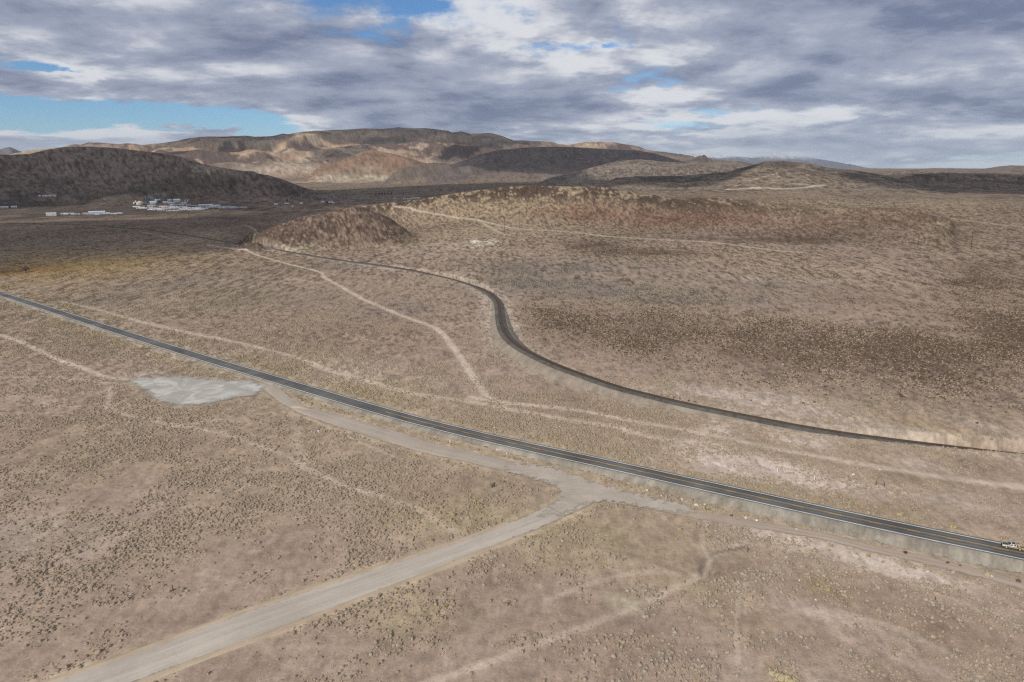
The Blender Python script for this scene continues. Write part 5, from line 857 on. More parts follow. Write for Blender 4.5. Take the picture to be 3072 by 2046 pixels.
def gn_cover(name, pts, size, rot, var, protos, label, cat):
    me = bpy.data.meshes.new(name); me.vertices.add(len(pts)); me.vertices.foreach_set('co', np.asarray(pts, np.float32).ravel())
    set_attr(me, 'size', size, 'FLOAT_VECTOR'); set_attr(me, 'turn', rot, 'FLOAT_VECTOR'); set_attr(me, 'variant', var, 'INT')
    o = obj(name, me); tag(o, label, cat, kind='stuff')
    ng = bpy.data.node_groups.new(name, 'GeometryNodeTree')
    ng.interface.new_socket('Geometry', in_out='INPUT', socket_type='NodeSocketGeometry'); ng.interface.new_socket('Geometry', in_out='OUTPUT', socket_type='NodeSocketGeometry')
    N = ng.nodes; L = ng.links; gi = N.new('NodeGroupInput'); go = N.new('NodeGroupOutput')
    inst = N.new('GeometryNodeInstanceOnPoints'); join = N.new('GeometryNodeJoinGeometry')
    for p in reversed(protos):
        oi = N.new('GeometryNodeObjectInfo'); oi.inputs['Object'].default_value = p; oi.transform_space = 'ORIGINAL'; oi.inputs['As Instance'].default_value = False
        gti = N.new('GeometryNodeGeometryToInstance'); L.new(oi.outputs['Geometry'], gti.inputs[0]); L.new(gti.outputs[0], join.inputs[0])
    def na(nm, t):
        q = N.new('GeometryNodeInputNamedAttribute'); q.data_type = t; q.inputs[0].default_value = nm
        return [s for s in q.outputs if s.enabled and s.name == 'Attribute'][0]
    L.new(gi.outputs[0], inst.inputs['Points']); L.new(join.outputs[0], inst.inputs['Instance']); inst.inputs['Pick Instance'].default_value = True
    L.new(na('variant', 'INT'), inst.inputs['Instance Index']); L.new(na('size', 'FLOAT_VECTOR'), inst.inputs['Scale']); L.new(na('turn', 'FLOAT_VECTOR'), inst.inputs['Rotation'])
    L.new(inst.outputs[0], go.inputs[0])
    md = o.modifiers.new('cover', 'NODES'); md.node_group = ng
    return o

GRaz = np.degrees(np.arctan2(GR[:, 0], GR[:, 1])); GRr = np.hypot(GR[:, 0], GR[:, 1])
def road_az(r):
    oidx = np.argsort(GRr); return np.interp(r, GRr[oidx], GRaz[oidx])
for kind, meshes in KINDS.items():
    x, y, z, r, a = scatter(DENS[kind])
    s = rng.uniform(0, 1, len(x)) ** 2.8 * (SIZE[kind][1] - SIZE[kind][0]) + SIZE[kind][0]
    asp = rng.uniform(0.7, 1.2, len(x)); wide = rng.uniform(0.65, 1.25, len(x)); rz = rng.uniform(0, 6.283, len(x)); var = rng.integers(0, len(meshes), len(x))
    seen = (np.abs(a) < 36.2) & (r > 132)
    if kind == 'sagebrush': seen &= (r < 400)
    order = np.argsort(-(s / r) * seen); pick = order[:300]; rest = order[300:]
    protos = {}
    for k in pick:
        o = obj(kind, meshes[var[k]], None, (x[k], y[k], z[k] - 0.03), rz[k]); o.scale = (s[k], s[k] * wide[k], s[k] * asp[k])
        lb_, gp_ = LABELS[kind][1 if a[k] > road_az(r[k]) else 0]
        if kind != 'dark_brush' and y[k] > np.interp(x[k], HW[:, 0], HW[:, 1]): lb_, gp_ = {'sagebrush': ('low grey-brown sagebrush clump beyond the highway', 'sagebrush beyond the highway'), 'pale_sagebrush': ('pale grey sagebrush clump beyond the highway', 'pale sagebrush beyond the highway'), 'rabbitbrush': ('straw yellow rabbitbrush clump beyond the highway', 'rabbitbrush beyond the highway')}[kind]
        tag(o, lb_, 'shrub', gp_); protos.setdefault(int(var[k]), o)
    pl = [protos[i] for i in sorted(protos)]
    gn_cover(kind + '_cover', np.column_stack([x, y, z - 0.03])[rest], np.column_stack([s, s * wide, s * asp])[rest], np.column_stack([0 * rz, 0 * rz, rz])[rest], var[rest] % len(pl), pl,
             {'sagebrush': 'grey-brown sagebrush scattered over the whole desert floor', 'pale_sagebrush': 'pale grey sagebrush scattered among the darker shrubs', 'rabbitbrush': 'yellow rabbitbrush lining the highway and dry grass patches', 'dark_brush': 'dark brown brush dotting the slope beyond the railway'}[kind], 'shrubs')
    print(kind, len(x))

# dry grass between the shrubs: uncountable small tufts, one mesh
x, y, z, r, a = scatter(0.55 * open_ * (R2D < 330) * np.clip(0.5 + 1.1 * N2 + 0.9 * N1 + np.minimum(PW['straw'], 1) + np.minimum(PW['gold'], 1), 0, 2.5) * (1 - .7 * TRK))
n = len(x); nb_ = 5; ang = rng.uniform(0, 6.283, (n, nb_)); hgt = rng.uniform(.12, .42, (n, nb_)); lean_ = rng.uniform(.05, .3, (n, nb_)); wid = rng.uniform(.06, .16, (n, nb_))
cx_ = x[:, None] + rng.normal(0, .16, (n, nb_)); cy_ = y[:, None] + rng.normal(0, .16, (n, nb_)); dx_, dy_ = np.cos(ang), np.sin(ang); zz_ = np.repeat(z[:, None] - .03, nb_, 1)
Vg = np.stack([np.stack([cx_ - dy_ * wid, cy_ + dx_ * wid, zz_], -1), np.stack([cx_ + dy_ * wid, cy_ - dx_ * wid, zz_], -1), np.stack([cx_ + dx_ * lean_, cy_ + dy_ * lean_, zz_ + hgt], -1)], 2).reshape(-1, 3)
M_GRASS = material('dry_grass', (.50, .42, .28), .95, 0, .5, .25, .1, (.30, .225, .14))
tag(obj('dry_grass', mesh_np('dry_grass', Vg, np.arange(len(Vg)).reshape(-1, 3), [M_GRASS], False)), 'short dry straw coloured grass tufts between the shrubs', 'grass', kind='stuff')
print('tufts', n)

# ------------------------------------------------------------------ single shrubs that stand out
P = D['P']
def gz(p): return float(ground(p[0], p[1])[0])
rnd = random.Random(5)
spots = ['at the toe of the highway embankment, nearest the lay-by junction', 'at the embankment toe right of centre', 'at the toe of the highway embankment near the pickup', 'at the embankment toe just left of the pickup', 'at the right edge below the pickup']
for i, p in enumerate(P['dark_shrubs_by_road']):
    o = obj('dark_brush', KINDS['dark_brush'][i % 4], None, (p[0], p[1], gz(p) - .03), rnd.uniform(0, 6)); s = (1.2, 1.5, 1.2, 1.0, 1.8, .9, .9)[i] if i < 7 else 1.4
    o.scale = (s, s, s * .9)
    if i < 5: tag(o, 'dark brown shrub ' + spots[i], 'shrub', 'dark shrubs along the highway')
    elif i < 7: tag(o, 'small dark shrub on the strip between highway and gravel road', 'shrub', 'dark shrubs along the highway')
    else: tag(o, 'dark shrub standing alone right beside the railway track', 'shrub', 'dark shrubs beside the track')
gl = ['left', 'second', 'third', 'right']
for i, p in enumerate(P['gold_shrubs']):
    o = obj('rabbitbrush', KINDS['rabbitbrush'][i % 4], None, (p[0], p[1], gz(p) - .05), rnd.uniform(0, 6)); s = (2.4, 2.8, 2.6, 2.2, 1.8, 1.9, 2.2, 2.4, 2.2)[i]; o.scale = (s, s, s * .8)
    if i < 4: tag(o, 'large golden rabbitbrush in the clump at the bottom edge', 'shrub', 'golden clump at the bottom edge')
    else: tag(o, 'large golden rabbitbrush %s' % ['just below the dirt track right of the junction', 'on the dirt track verge right of centre', 'on the verge below the pickup', 'on the far roadside just left of the pickup', 'on the far roadside well left of the pickup'][i - 4], 'shrub')

# ------------------------------------------------------------------ trees
M_BARK = material('bark', (.13, .10, .08), .95, 0, .4, 4)
M_TWIG = shrub_material('bare_twigs', [(.16, .11, .10), (.20, .145, .125), (.18, .13, .12)])
M_EVER = shrub_material('dark_tree_leaves', [(.035, .04, .028), (.05, .055, .038), (.045, .05, .035)])
def tree(loc, h, w, leafmat, label, seed, group=None):
    rn = random.Random(seed); root = empty('desert_tree', loc)
    tag(root, label, 'tree', group)
    t = MB(); t.tube((0, 0, -.3), (0.1, 0, h * .4), .06 * h, .04 * h)
    for k in range(6):
        a = k * 1.05 + rn.uniform(-.3, .3); t.tube((0.05, 0, h * rn.uniform(.2, .4)), (math.cos(a) * w * .38, math.sin(a) * w * .38, h * rn.uniform(.55, .85)), .025 * h, .008 * h, 5)
    t.build('trunk', M_BARK, root)
    bm = bmesh.new()
    for _ in range(420):
        while True:
            c = Vector((rn.uniform(-1, 1), rn.uniform(-1, 1), rn.uniform(-1, 1)))
            if .35 < c.length < 1 - .25 * math.sin(3 * c.x + 4 * c.y + seed) ** 2: break
        c = Vector((c.x * w / 2, c.y * w / 2, h * .58 + c.z * h * .42)); d = Vector((rn.gauss(0, 1), rn.gauss(0, 1), rn.gauss(0, 1))).normalized(); e = d.orthogonal().normalized(); f = d.cross(e); s = h * .055 * rn.uniform(.6, 1.4)
        bm.faces.new([bm.verts.new(c + e * s), bm.verts.new(c + f * s), bm.verts.new(c - e * s * .8), bm.verts.new(c - f * s)])
    me = bpy.data.meshes.new('crown'); bm.to_mesh(me); bm.free(); me.materials.append(leafmat); obj('crown', me, root)
p = P['lone_tree'][0]; tree((p[0], p[1], gz(p)), 7.0, 8.5, M_TWIG, 'bare purplish-brown tree standing alone in the golden grass', 3)
for i, p in enumerate(P['far_trees']):
    lab = 'small dark tree in the far row on the valley floor' if i < 6 else ('dark tree beside the white house in the distance' if i == 6 else 'dark tree behind the blue house in the distance')
    tree((p[0], p[1], gz(p)), 8, 9 if i < 6 else 7, M_EVER, lab, 20 + i, 'far row of dark trees' if i < 6 else None)

# ------------------------------------------------------------------ rocks
M_ROCK = material('pale_rock', (.66, .60, .52), .9, 0, .3, 4, bump=.05)
rock_me = []
for sd in range(4):
    rn = random.Random(70 + sd); bm = bmesh.new(); bmesh.ops.create_icosphere(bm, subdivisions=2, radius=.5)
    ax = [Vector((rn.gauss(0, 1), rn.gauss(0, 1), rn.gauss(0, 1))).normalized() for _ in range(7)]
    for v in bm.verts:
        for d in ax:
            e = v.co.dot(d) - .33
            if e > 0: v.co -= d * e
        v.co.z *= .8; v.co *= rn.uniform(.96, 1.04)
    me = bpy.data.meshes.new('rock'); bm.to_mesh(me); bm.free(); me.materials.append(M_ROCK); rock_me.append(me)
for i, p in enumerate(P['rocks']):
    o = obj('rock', rock_me[i % 4], None, (p[0], p[1], gz(p) + .1), rnd.uniform(0, 6)); s = rnd.uniform(.75, 1.25) * (1.6 if i in (3, 24, 26) else 1) * (1 + .001 * max(math.hypot(p[0], p[1]) - 250, 0)); o.scale = (s, s * .85, s * .8)
    if i < 8: tag(o, 'white rock at the near foot of the highway embankment', 'rock', 'white rocks along the embankment')
    elif i in (8, 9, 10): tag(o, 'white rock alone %s' % ('in the lower right scrub', 'beside the pale strip below the dirt track', 'on the pale strip near the right edge')[i - 8], 'rock')
    elif p[1] > 320 or i in (11, 12, 13, 14, 15, 16): tag(o, 'pale boulder on the slope near the railway', 'rock', 'pale boulders near the railway')
    else: tag(o, 'pale rock lying in the scrub between railway and gravel road', 'rock', 'pale rocks around the highway')

# ------------------------------------------------------------------ posts and markers
M_WOOD = material('dark_weathered_wood', (.07, .052, .042), .9, 0, .4, 6)
M_WHITE = material('white_plastic', (.80, .79, .76), .5, 0, .1, 5)
M_ORANGE = material('faded_orange_plastic', (.72, .13, .04), .5, 0, .15, 5)
M_BLACK = material('black_rubber', (.02, .02, .02), .7, 0, .2, 5)
M_STEEL = material('galvanised_steel', (.42, .43, .44), .45, .6, .2, 5)
names = ['lone dark post casting a long shadow left of the gravel road', 'dark post inside the bend of the gravel road', 'dark post between the dirt track and the washed-out trail', 'dark short post in the lower right scrub', 'left post of the pair below the lay-by', 'right post of the pair below the lay-by', 'left dark post beyond the highway near the pickup', 'right dark post beyond the highway near the pickup']
for i, p in enumerate(P['fence_posts']):
    h = (1.95, 1.5, 1.6, 1.5, 1.8, 1.8, 1.7, 1.7)[i]; r_ = .11 if i < 4 else .13
    root = empty('fence_post', (p[0], p[1], gz(p)), rnd.uniform(0, 3)); tag(root, names[i], 'post', 'posts in pairs' if i > 3 else None)
    MB().tube((0, 0, -.3), (.04, .02, h), r_, r_ * .85, 7).build('post', M_WOOD, root)
    MB().tube((.04, .02, h), (.042, .02, h + .05), r_ * .9, r_ * .4, 7).build('cap', M_WOOD, root)
    if i in (6,):
        q = P['fence_posts'][7]; d = Vector((q[0] - p[0], q[1] - p[1], 0)); root.rotation_euler = (0, 0, 0)
        MB().tube((0, 0, .75), (d.x, d.y, .75 + gz(q) - gz(p)), .06, .05, 6).build('rail', M_WOOD, root)
a, b = [np.array(q) for q in P['brace']]
root = empty('fence_brace', (a[0], a[1], gz(a))); tag(root, 'black wooden H-brace with crossed rails near the gravel road bend', 'fence')
d = Vector((b[0] - a[0], b[1] - a[1], 0)); d = d.normalized() * 1.1
MB().tube((0, 0, -.3), (0, 0, 1.5), .13, .12).build('post', M_BLACK, root); MB().tube((d.x, d.y, -.3), (d.x, d.y, 1.9), .13, .12).build('post', M_BLACK, root)
for z0, z1 in ((1.3, 1.55), (.75, 1.15), (.2, .75)): MB().tube((0, 0, z0), (d.x, d.y, z1), .09, .09, 6).build('rail', M_BLACK, root)
for i, p in enumerate(P['orange']):
    root = empty('barricade_stand', (p[0], p[1], gz(p)), .5 + .2 * i); tag(root, ('left' if i == 0 else 'right') + ' one of two small orange barricades right of the gravel road bend', 'barricade', 'orange barricades')
    pn = MB().box(-.45, .45, -.05, .05, .55, 1.25, bev=.04).build('panel', M_ORANGE, root); MB().box(-.40, .40, -.065, -.052, .80, .95).build('stripe', M_WHITE, pn)
    for sx in (-1, 1):
        MB().tube((sx * .35, -.35, 0), (sx * .35, 0, .9), .03, .03, 6).build('leg', M_WHITE, root); MB().tube((sx * .35, .35, 0), (sx * .35, 0, .9), .03, .03, 6).build('leg', M_WHITE, root)
    MB().box(-.1, .35, .2, .75, 0, .28, bev=.05).build('sandbag', M_BLACK, root)
wn = ['left one of the pair of white marker posts beyond the highway', 'right one of the pair of white marker posts beyond the highway', 'single white marker post beyond the highway near yellow brush', 'white marker post between the two dirt trails', 'white marker post on the pale chalky ground, farther left', 'white marker post on the pale chalky ground, farther right']
for i, p in enumerate(P['white_posts']):
    root = empty('marker_post', (p[0], p[1], gz(p)), rnd.uniform(-.3, .3)); tag(root, wn[i], 'post', 'white marker posts')
    MB().tube((0, 0, -.3), (0, 0, 1.55), .10, .10, 8).build('post', M_WHITE, root); MB().tube((0, 0, 1.55), (0, 0, 1.72), .115, .03, 8).build('cap', M_WHITE, root)
a, b = P['pipe_marker']
root = empty('pipe_vent', (a[0], a[1], gz(a)), .4); tag(root, 'bent white pipe beside a black post left of the gravel road', 'pipe')
m = MB(); m.tube((0, 0, -.2), (-.15, 0, .75), .16, .16); m.tube((-.15, 0, .75), (-.6, 0, .95), .17, .17); m.tube((-.6, 0, .95), (-1.0, 0, .55), .17, .16); m.build('pipe', M_WHITE, root)
MB().tube((.25, .1, -.2), (.2, .1, 1.7), .10, .09).build('post', M_BLACK, root); MB().tube((.75, -.1, -.1), (.75, -.1, .7), .12, .12).build('stub', M_WHITE, root)
dn = ['left', 'middle', 'right']
for i, p in enumerate(P['delineators']):
    root = empty('delineator_post', (p[0], p[1], p[2] - .25)); tag(root, ['slim white delineator on the highway shoulder above the gravel road', 'slim white delineator on the shoulder above the white rocks', 'slim white delineator on the shoulder beside the pickup'][i], 'delineator', 'highway delineators')
    MB().box(-.06, .06, -.03, .03, -.4, 1.25).build('post', M_STEEL, root); MB().box(-.07, .07, -.042, -.032, 1.0, 1.25).build('reflector', M_WHITE, root)

# ------------------------------------------------------------------ power line
M_POLE = material('pole_wood', (.085, .065, .052), .9, 0, .35, 3)
line = P['right_poles'] + P['left_poles']
pl_names = ['rightmost pole, alone on the hillside at the right', 'second pole from the right below the reddish hill', 'third pole from the right beside the ridge trail', 'fourth pole from the right beside the dark hillside patch', 'fifth pole from the right below the pale trail', 'sixth pole from the right at the left end of the ridge trail', 'seventh pole from the right, behind the rocky knob', 'eighth pole from the right, above the rocky knob', 'ninth pole from the right above the left end of the knob', 'tenth pole from the right left of the rocky knob', 'eleventh pole from the right left of the rocky knob', 'twelfth pole from the right below the trailer lot', 'thirteenth pole from the right below the trailer lot', 'fourteenth pole from the right below the trailer lot', 'fifteenth pole from the right below the trailer lot', 'leftmost pole near the left edge of the valley']
for i, p in enumerate(line):
    q = line[min(i + 1, len(line) - 1)]; q0 = line[max(i - 1, 0)]
    root = empty('utility_pole', (p[0], p[1], gz(p)), math.atan2(q[1] - q0[1], q[0] - q0[0]) + math.pi / 2)
    tag(root, 'wooden utility pole, ' + pl_names[i], 'utility pole', 'power line poles')
    h = float((45, 44, 29, 41, 42, 28, 20, 22, 17, 16, 17, 19, 18, 12, 18, 18)[i]) * math.hypot(p[0], p[1]) / 2050; rr_ = .34 if i < 5 else .42
    lean = .05 * h if i == 0 else 0
    MB().tube((0, 0, -1), (0, -lean, h), rr_, rr_ * .65, 7).build('pole', M_POLE, root)
    arm = MB().box(-1.5, 1.5, -.09, .09, h - 1.3, h - 1.08).build('crossarm', M_POLE, root); arm.location.y = -lean
    for sx in (-1.3, 0, 1.3): MB().tube((sx, 0, h - 1.08), (sx, 0, h - .78), .07, .05, 6).build('insulator', M_STEEL, arm)

# ------------------------------------------------------------------ pickup on the highway
M_TAN = material('tan_car_paint', (.50, .40, .255), .35, .3, .05, 1, .5)
M_CREAM = material('white_car_paint', (.74, .72, .68), .35, 0, .05, 1, .5)
M_HOOD = material('dark_car_paint', (.035, .036, .042), .3, 0, .1, 1, .5)
M_GLASS = material('dark_window_glass', (.018, .022, .028), .08, 0, .1, 1, .5)
M_RIM = material('bright_wheel_alloy', (.72, .72, .72), .35, .5, .1, 2)
M_RED = material('red_lamp', (.35, .02, .02), .4, 0, .1, 2)
fr, re_ = [Vector(q) for q in P['truck']]
dirv = (fr - re_); dirv.z = 0; dirv.normalize()
mid = (fr + re_) / 2; off = Vector((dirv.y, -dirv.x, 0)) * .72      # away from the camera
if off.y < 0: off = -off
yaw = math.atan2(dirv.y, dirv.x)
tr_o = empty('pickup_truck', (mid.x + off.x, mid.y + off.y, float(np.interp(mid.x, HW[:, 0], HW[:, 2])) + .05), yaw)
tag(tr_o, 'tan and white pickup with a dark hood driving on the highway', 'pickup truck')
WX = 1.66
def arch(cx, r, n=7): return [(cx + r * math.cos(math.pi - math.pi * k / (n - 1)), .42 + r * math.sin(math.pi * k / (n - 1))) for k in range(n)]
prof_low = [(-2.6, .45)] + arch(-WX, .46) + arch(WX, .46) + [(2.62, .45), (2.68, .62), (-2.62, .72)]
bd = MB().prism(prof_low, -.88, .88, .025).build('lower_body', M_TAN, tr_o)
MB().prism([(-.72, .70), (2.66, .62), (2.62, .90), (2.45, .98), (1.15, 1.06), (-.72, 1.04)], -.88, .88, .03).build('front_body', M_CREAM, tr_o)
bed = MB(); bed.box(-2.62, -.74, .80, .88, .71, 1.04); bed.box(-2.62, -.74, -.88, -.80, .71, 1.04); bed.box(-2.66, -2.58, -.80, .80, .71, 1.03); bed.build('cargo_bed', M_TAN, tr_o)
MB().box(-2.57, -.75, -.79, .79, .72, .76).build('bed_floor', M_HOOD, tr_o)
cab = MB().prism([(-.72, 1.03), (1.18, 1.05), (.55, 1.58), (.40, 1.63), (-.58, 1.63), (-.70, 1.55)], -.78, .78, .04).build('cab', M_CREAM, tr_o)
MB().box(-.56, .42, -.74, .74, 1.632, 1.66, (.96, .94)).build('roof_panel', M_HOOD, tr_o)
MB().prism([(1.22, 1.068), (2.44, .99), (2.58, .93), (2.58, .945), (2.46, 1.012), (1.22, 1.09)], -.80, .80).build('hood', M_HOOD, tr_o)
for sy in (-1, 1):
    y0, y1 = sorted((sy * .782, sy * .80))
    MB().prism([(.18, 1.10), (.98, 1.10), (.55, 1.50), (.18, 1.54)], y0, y1).build('window', M_GLASS, tr_o)
    MB().prism([(-.58, 1.10), (-.08, 1.10), (-.08, 1.54), (-.55, 1.54)], y0, y1).build('window', M_GLASS, tr_o)
    MB().box(.95, 1.12, *sorted((sy * .86, sy * 1.02)), 1.12, 1.28, bev=.03).build('mirror', M_BLACK, tr_o)
    MB().box(2.64, 2.70, *sorted((sy * .5, sy * .82)), .70, .86, bev=.02).build('headlight', M_WHITE, tr_o)
    MB().box(-2.68, -2.62, *sorted((sy * .72, sy * .87)), .74, 1.0).build('tail_light', M_RED, tr_o)
    MB().box(-.05, .12, *sorted((sy * .882, sy * .90)), .90, .94).build('door_handle', M_BLACK, tr_o)
    for sx in (-1, 1):
        wh = empty('wheel', (sx * WX, sy * .78, .36)); wh.parent = tr_o
        MB().tube((0, -.11, 0), (0, .11, 0), .37, .37, 20).build('tyre', M_BLACK, wh, smooth=False)
        MB().tube((0, sy * .10, 0), (0, sy * .125, 0), .24, .20, 16).build('rim', M_RIM, wh)
ws_ = MB().prism([(1.13, 1.10), (1.155, 1.10), (.585, 1.575), (.56, 1.575)], -.68, .68).build('windscreen', M_GLASS, tr_o); ws_.location = (.03, 0, .01)
MB().box(2.62, 2.80, -.86, .86, .42, .60, bev=.04).build('bumper', M_BLACK, tr_o); MB().box(-2.76, -2.62, -.84, .84, .45, .60, bev=.03).build('bumper', M_STEEL, tr_o)
MB().box(2.66, 2.71, -.48, .48, .66, .86).build('grille', M_BLACK, tr_o)
rk = MB()
for sy in (-.8, .8):
    for x_ in (-.85, -1.6): rk.tube((x_, sy, 1.04), (x_, sy * .95, 1.5), .03, .03, 6)
    rk.tube((-.85, sy * .95, 1.5), (-1.6, sy * .95, 1.5), .03, .03, 6)
rk.tube((-.85, -.76, 1.5), (-.85, .76, 1.5), .03, .03, 6); rk.build('ladder_rack', M_BLACK, tr_o)

# ------------------------------------------------------------------ far settlement
M_TRAILER = [material('trailer_white_%s' % n, c, .45, .1, .08, .4, .4) for n, c in (('cool', (.74, .76, .78)), ('warm', (.78, .75, .70)), ('grey', (.58, .62, .66)))]
M_WALL = material('pale_wall_paint', (.68, .67, .64), .7, 0, .1, .3)
M_METAL = material('pale_metal_sheet', (.60, .66, .71), .4, .3, .08, .3, .4)
M_DARKM = material('dark_blue_metal', (.06, .085, .14), .5, .3, .3, .3)
M_TANK = material('tan_tank_paint', (.48, .44, .37), .7, 0, .15, .2)
M_CONC = material('pale_concrete', (.62, .61, .58), .85, 0, .15, .3)
M_BLUE = material('blue_wall_paint', (.13, .20, .30), .7, 0, .15, .3)
def trailer_mesh(i):
    m = MB(); h = (3.0, 3.3, 2.8)[i]
    m.prism([(-.5 * 9, .55), (.5 * 9, .55), (.5 * 9, h - .3), (.47 * 9, h), (-.47 * 9, h), (-.5 * 9, h - .3)], -1.3, 1.3)
    m.mi = 1
    for x in (-3.2, -1.0, 2.4): m.box(x, x + 1.1, -1.33, -1.305, 1.5, 2.3)
    m.box(.9, 1.7, -1.33, -1.305, .6, 2.4)
    for x in (-.6, .7): m.tube((x, -1.25, .38), (x, 1.25, .38), .38, .38, 10)
    m.box(4.5, 5.8, -.15, .15, .45, .6)
    return m.mesh('travel_trailer', [M_TRAILER[i], M_DARKM])
TMES = [trailer_mesh(i) for i in range(3)]
for i, q in enumerate(P['trailers']):
    o = obj('travel_trailer', TMES[(i * 7) % 3], None, (q[0], q[1], gz(q)), math.atan2(q[0], q[1]) * -1 + rnd.uniform(-.35, .35)); s = q[4] * q[3] / 9 * 1.15
    o.scale = (s, 1.1, 1.25); tag(o, 'white travel trailer parked in the rows of the big distant lot', 'trailer', 'trailers in the distant lot')
for i, q in enumerate(P['trailers_left']):
    o = obj('travel_trailer', TMES[i % 3], None, (q[0], q[1], gz(q)), -math.atan2(q[0], q[1]) + rnd.uniform(-.3, .3)); o.scale = (q[4] * q[3] / 9, 1.1, 1.3)
    tag(o, 'white trailer in the smaller yard left of the big distant lot', 'trailer', 'trailers in the left yard')
def house(q, L, W, H, wallm, roofm, label, group=None, name='house', roof_h=1.6):
    root = empty(name, (q[0], q[1], gz(q)), -math.atan2(q[0], q[1])); tag(root, label, 'building', group)
    MB().box(-L / 2, L / 2, -W / 2, W / 2, -1, H).build('wall', wallm, root)
    r_ = MB(); r_.prism([(-W / 2 - .4, H - .1), (W / 2 + .4, H - .1), (W / 2 + .3, H + .15), (0, H + roof_h), (-W / 2 - .3, H + .15)], -L / 2 - .4, L / 2 + .4); ro = r_.build('roof', roofm, root); ro.rotation_euler = (0, 0, math.pi / 2)
    n = max(int(L // 5), 1)
    for k in range(n):
        x = -L / 2 + (k + .5) * L / n; MB().box(x - .6, x + .6, -W / 2 - .06, -W / 2 - .01, 1.1, 2.3).build('window', M_DARKM, root)
    MB().box(L * .12, L * .12 + 1.1, -W / 2 - .07, -W / 2 - .012, 0, 2.1).build('door', M_DARKM, root)
    return root
hl = ['first', 'second', 'third', 'fourth', 'fifth']
for i, q in enumerate(P['houses_upper']): house(q, q[4] * q[3], 7, 3.2, M_WALL, M_CONC, 'small white house below the dark left hill, %s from the left' % hl[i], 'houses below the dark hill')
for i, q in enumerate(P['houses_far_left']): house(q, q[4] * q[3], 10, 3.6, M_WALL, M_CONC, ('white low building at the left edge of the valley', 'white building with dark door right of the left edge')[i])
lab = ['small white house at the left end of the middle homestead row', 'blue house in the middle homestead row', 'cream house right of the blue house', 'tiny white hut in front of the homestead row', 'white house beside a dark tree', 'long low pale house right of the dark tree', 'small shed right of the long low house']
for i, q in enumerate(P['houses_mid']): house(q, q[4] * q[3], 7, 3.4 if i != 1 else 4.5, M_BLUE if i == 1 else M_WALL, M_METAL if i == 1 else M_CONC, lab[i], 'middle homesteads')
for i, q in enumerate(P['houses_right']): house(q, q[4] * q[3], 6, 3.2, M_WALL, M_METAL, 'white mobile home at the left foot of the rocky ridge, %s from the left' % ['first', 'second', 'third', 'fourth', 'fifth', 'sixth'][i], 'homes at the foot of the ridge', 'mobile_home', 1.0)
lab = ['white open-fronted shed at the left end of the left yard', 'long pale blue metal building in the left yard', 'long white shed behind the trailer lot', 'shorter white shed behind the trailer lot']
for i, q in enumerate(P['sheds']): house(q, q[4] * q[3], 16, q[5] * q[3] * .72, M_METAL if i == 1 else M_WALL, M_METAL, lab[i], 'sheds', 'storage_shed', 1.8)
def tank(q, r_, h, m_, label, dome=.35, name='storage_tank', group='industrial plant'):
    root = empty(name, (q[0], q[1], gz(q))); tag(root, label, 'tank', group)
    MB().tube((0, 0, -.5), (0, 0, h), r_, r_, 20).build('shell', m_, root, smooth=False)
    MB().tube((0, 0, h), (0, 0, h + r_ * dome), r_, r_ * .25, 20).build('roof', m_, root)
    MB().box(-.3, .3, -r_ - .35, -r_ - .02, 0, h).build('ladder', M_STEEL, root)
Q = P['plant']
tank(Q[0], 2.6, 3.2, M_WALL, 'small white tank at the left end of the plant, nearer one', .8); tank(Q[1], 2.4, 3.6, M_WALL, 'small white tank at the left end of the plant, farther one', .8)
tank(Q[2], 10.5, 7.0, M_TANK, 'big round tan tank left of the dark silos')
for i in (3, 4): tank(Q[i], 3.6, 16.5 if i == 3 else 15, M_DARKM, ('left' if i == 3 else 'right') + ' one of the twin tall dark blue silos', .6, 'silo')
house(Q[5], 16, 14, 6, M_METAL, M_METAL, 'pale metal shed right of the dark silos', 'plant sheds', 'plant_shed', 3); tank(Q[6], 4, 9, M_METAL, 'pale metal silo behind the plant shed', .9, 'silo')
house(Q[7], 14, 9, 5, M_DARKM, M_METAL, 'dark blue shed behind the pale silo', 'plant sheds', 'plant_shed', 2)
house(Q[8], 14, 8, 4, M_WALL, M_METAL, 'small white shed in the middle of the plant', 'plant sheds', 'plant_shed'); house(Q[9], 12, 8, 5, M_WALL, M_METAL, 'white shed behind the middle of the plant', 'plant sheds', 'plant_shed')
house(Q[10], 20, 12, 4, M_WALL, M_METAL, 'long white shed at the back of the plant', 'plant sheds', 'plant_shed', 4); house(Q[11], 17, 9, 3.4, M_WALL, M_METAL, 'long low white shed at the front of the plant', 'plant sheds', 'plant_shed', 2)
for i in (12, 13, 14, 15): tank(Q[i], 1.6, 8, M_WALL, 'slim white silo in the row of four', .9, 'silo', 'row of four slim silos')
root = house(Q[16], 17, 12, 5, M_WALL, M_CONC, 'white plant building with tall stacks at the right', 'plant sheds', 'batching_plant', 1.2)
for x_, h in ((-6.5, 15), (-2, 11), (3, 15), (6.5, 17)): MB().tube((x_, 2, 5), (x_, 2, h), .8, .7, 10).build('stack', M_METAL, root)
root = empty('conveyor', (Q[17][0], Q[17][1], gz(Q[17])), .5); tag(root, 'slanting pale conveyor at the right end of the plant', 'conveyor')
MB().tube((-3, 0, 1), (4, 0, 12), .8, .8, 6).build('belt_boom', M_METAL, root); MB().tube((1.5, 0, -.5), (1.5, 0, 8), .4, .4, 6).build('support', M_METAL, root)

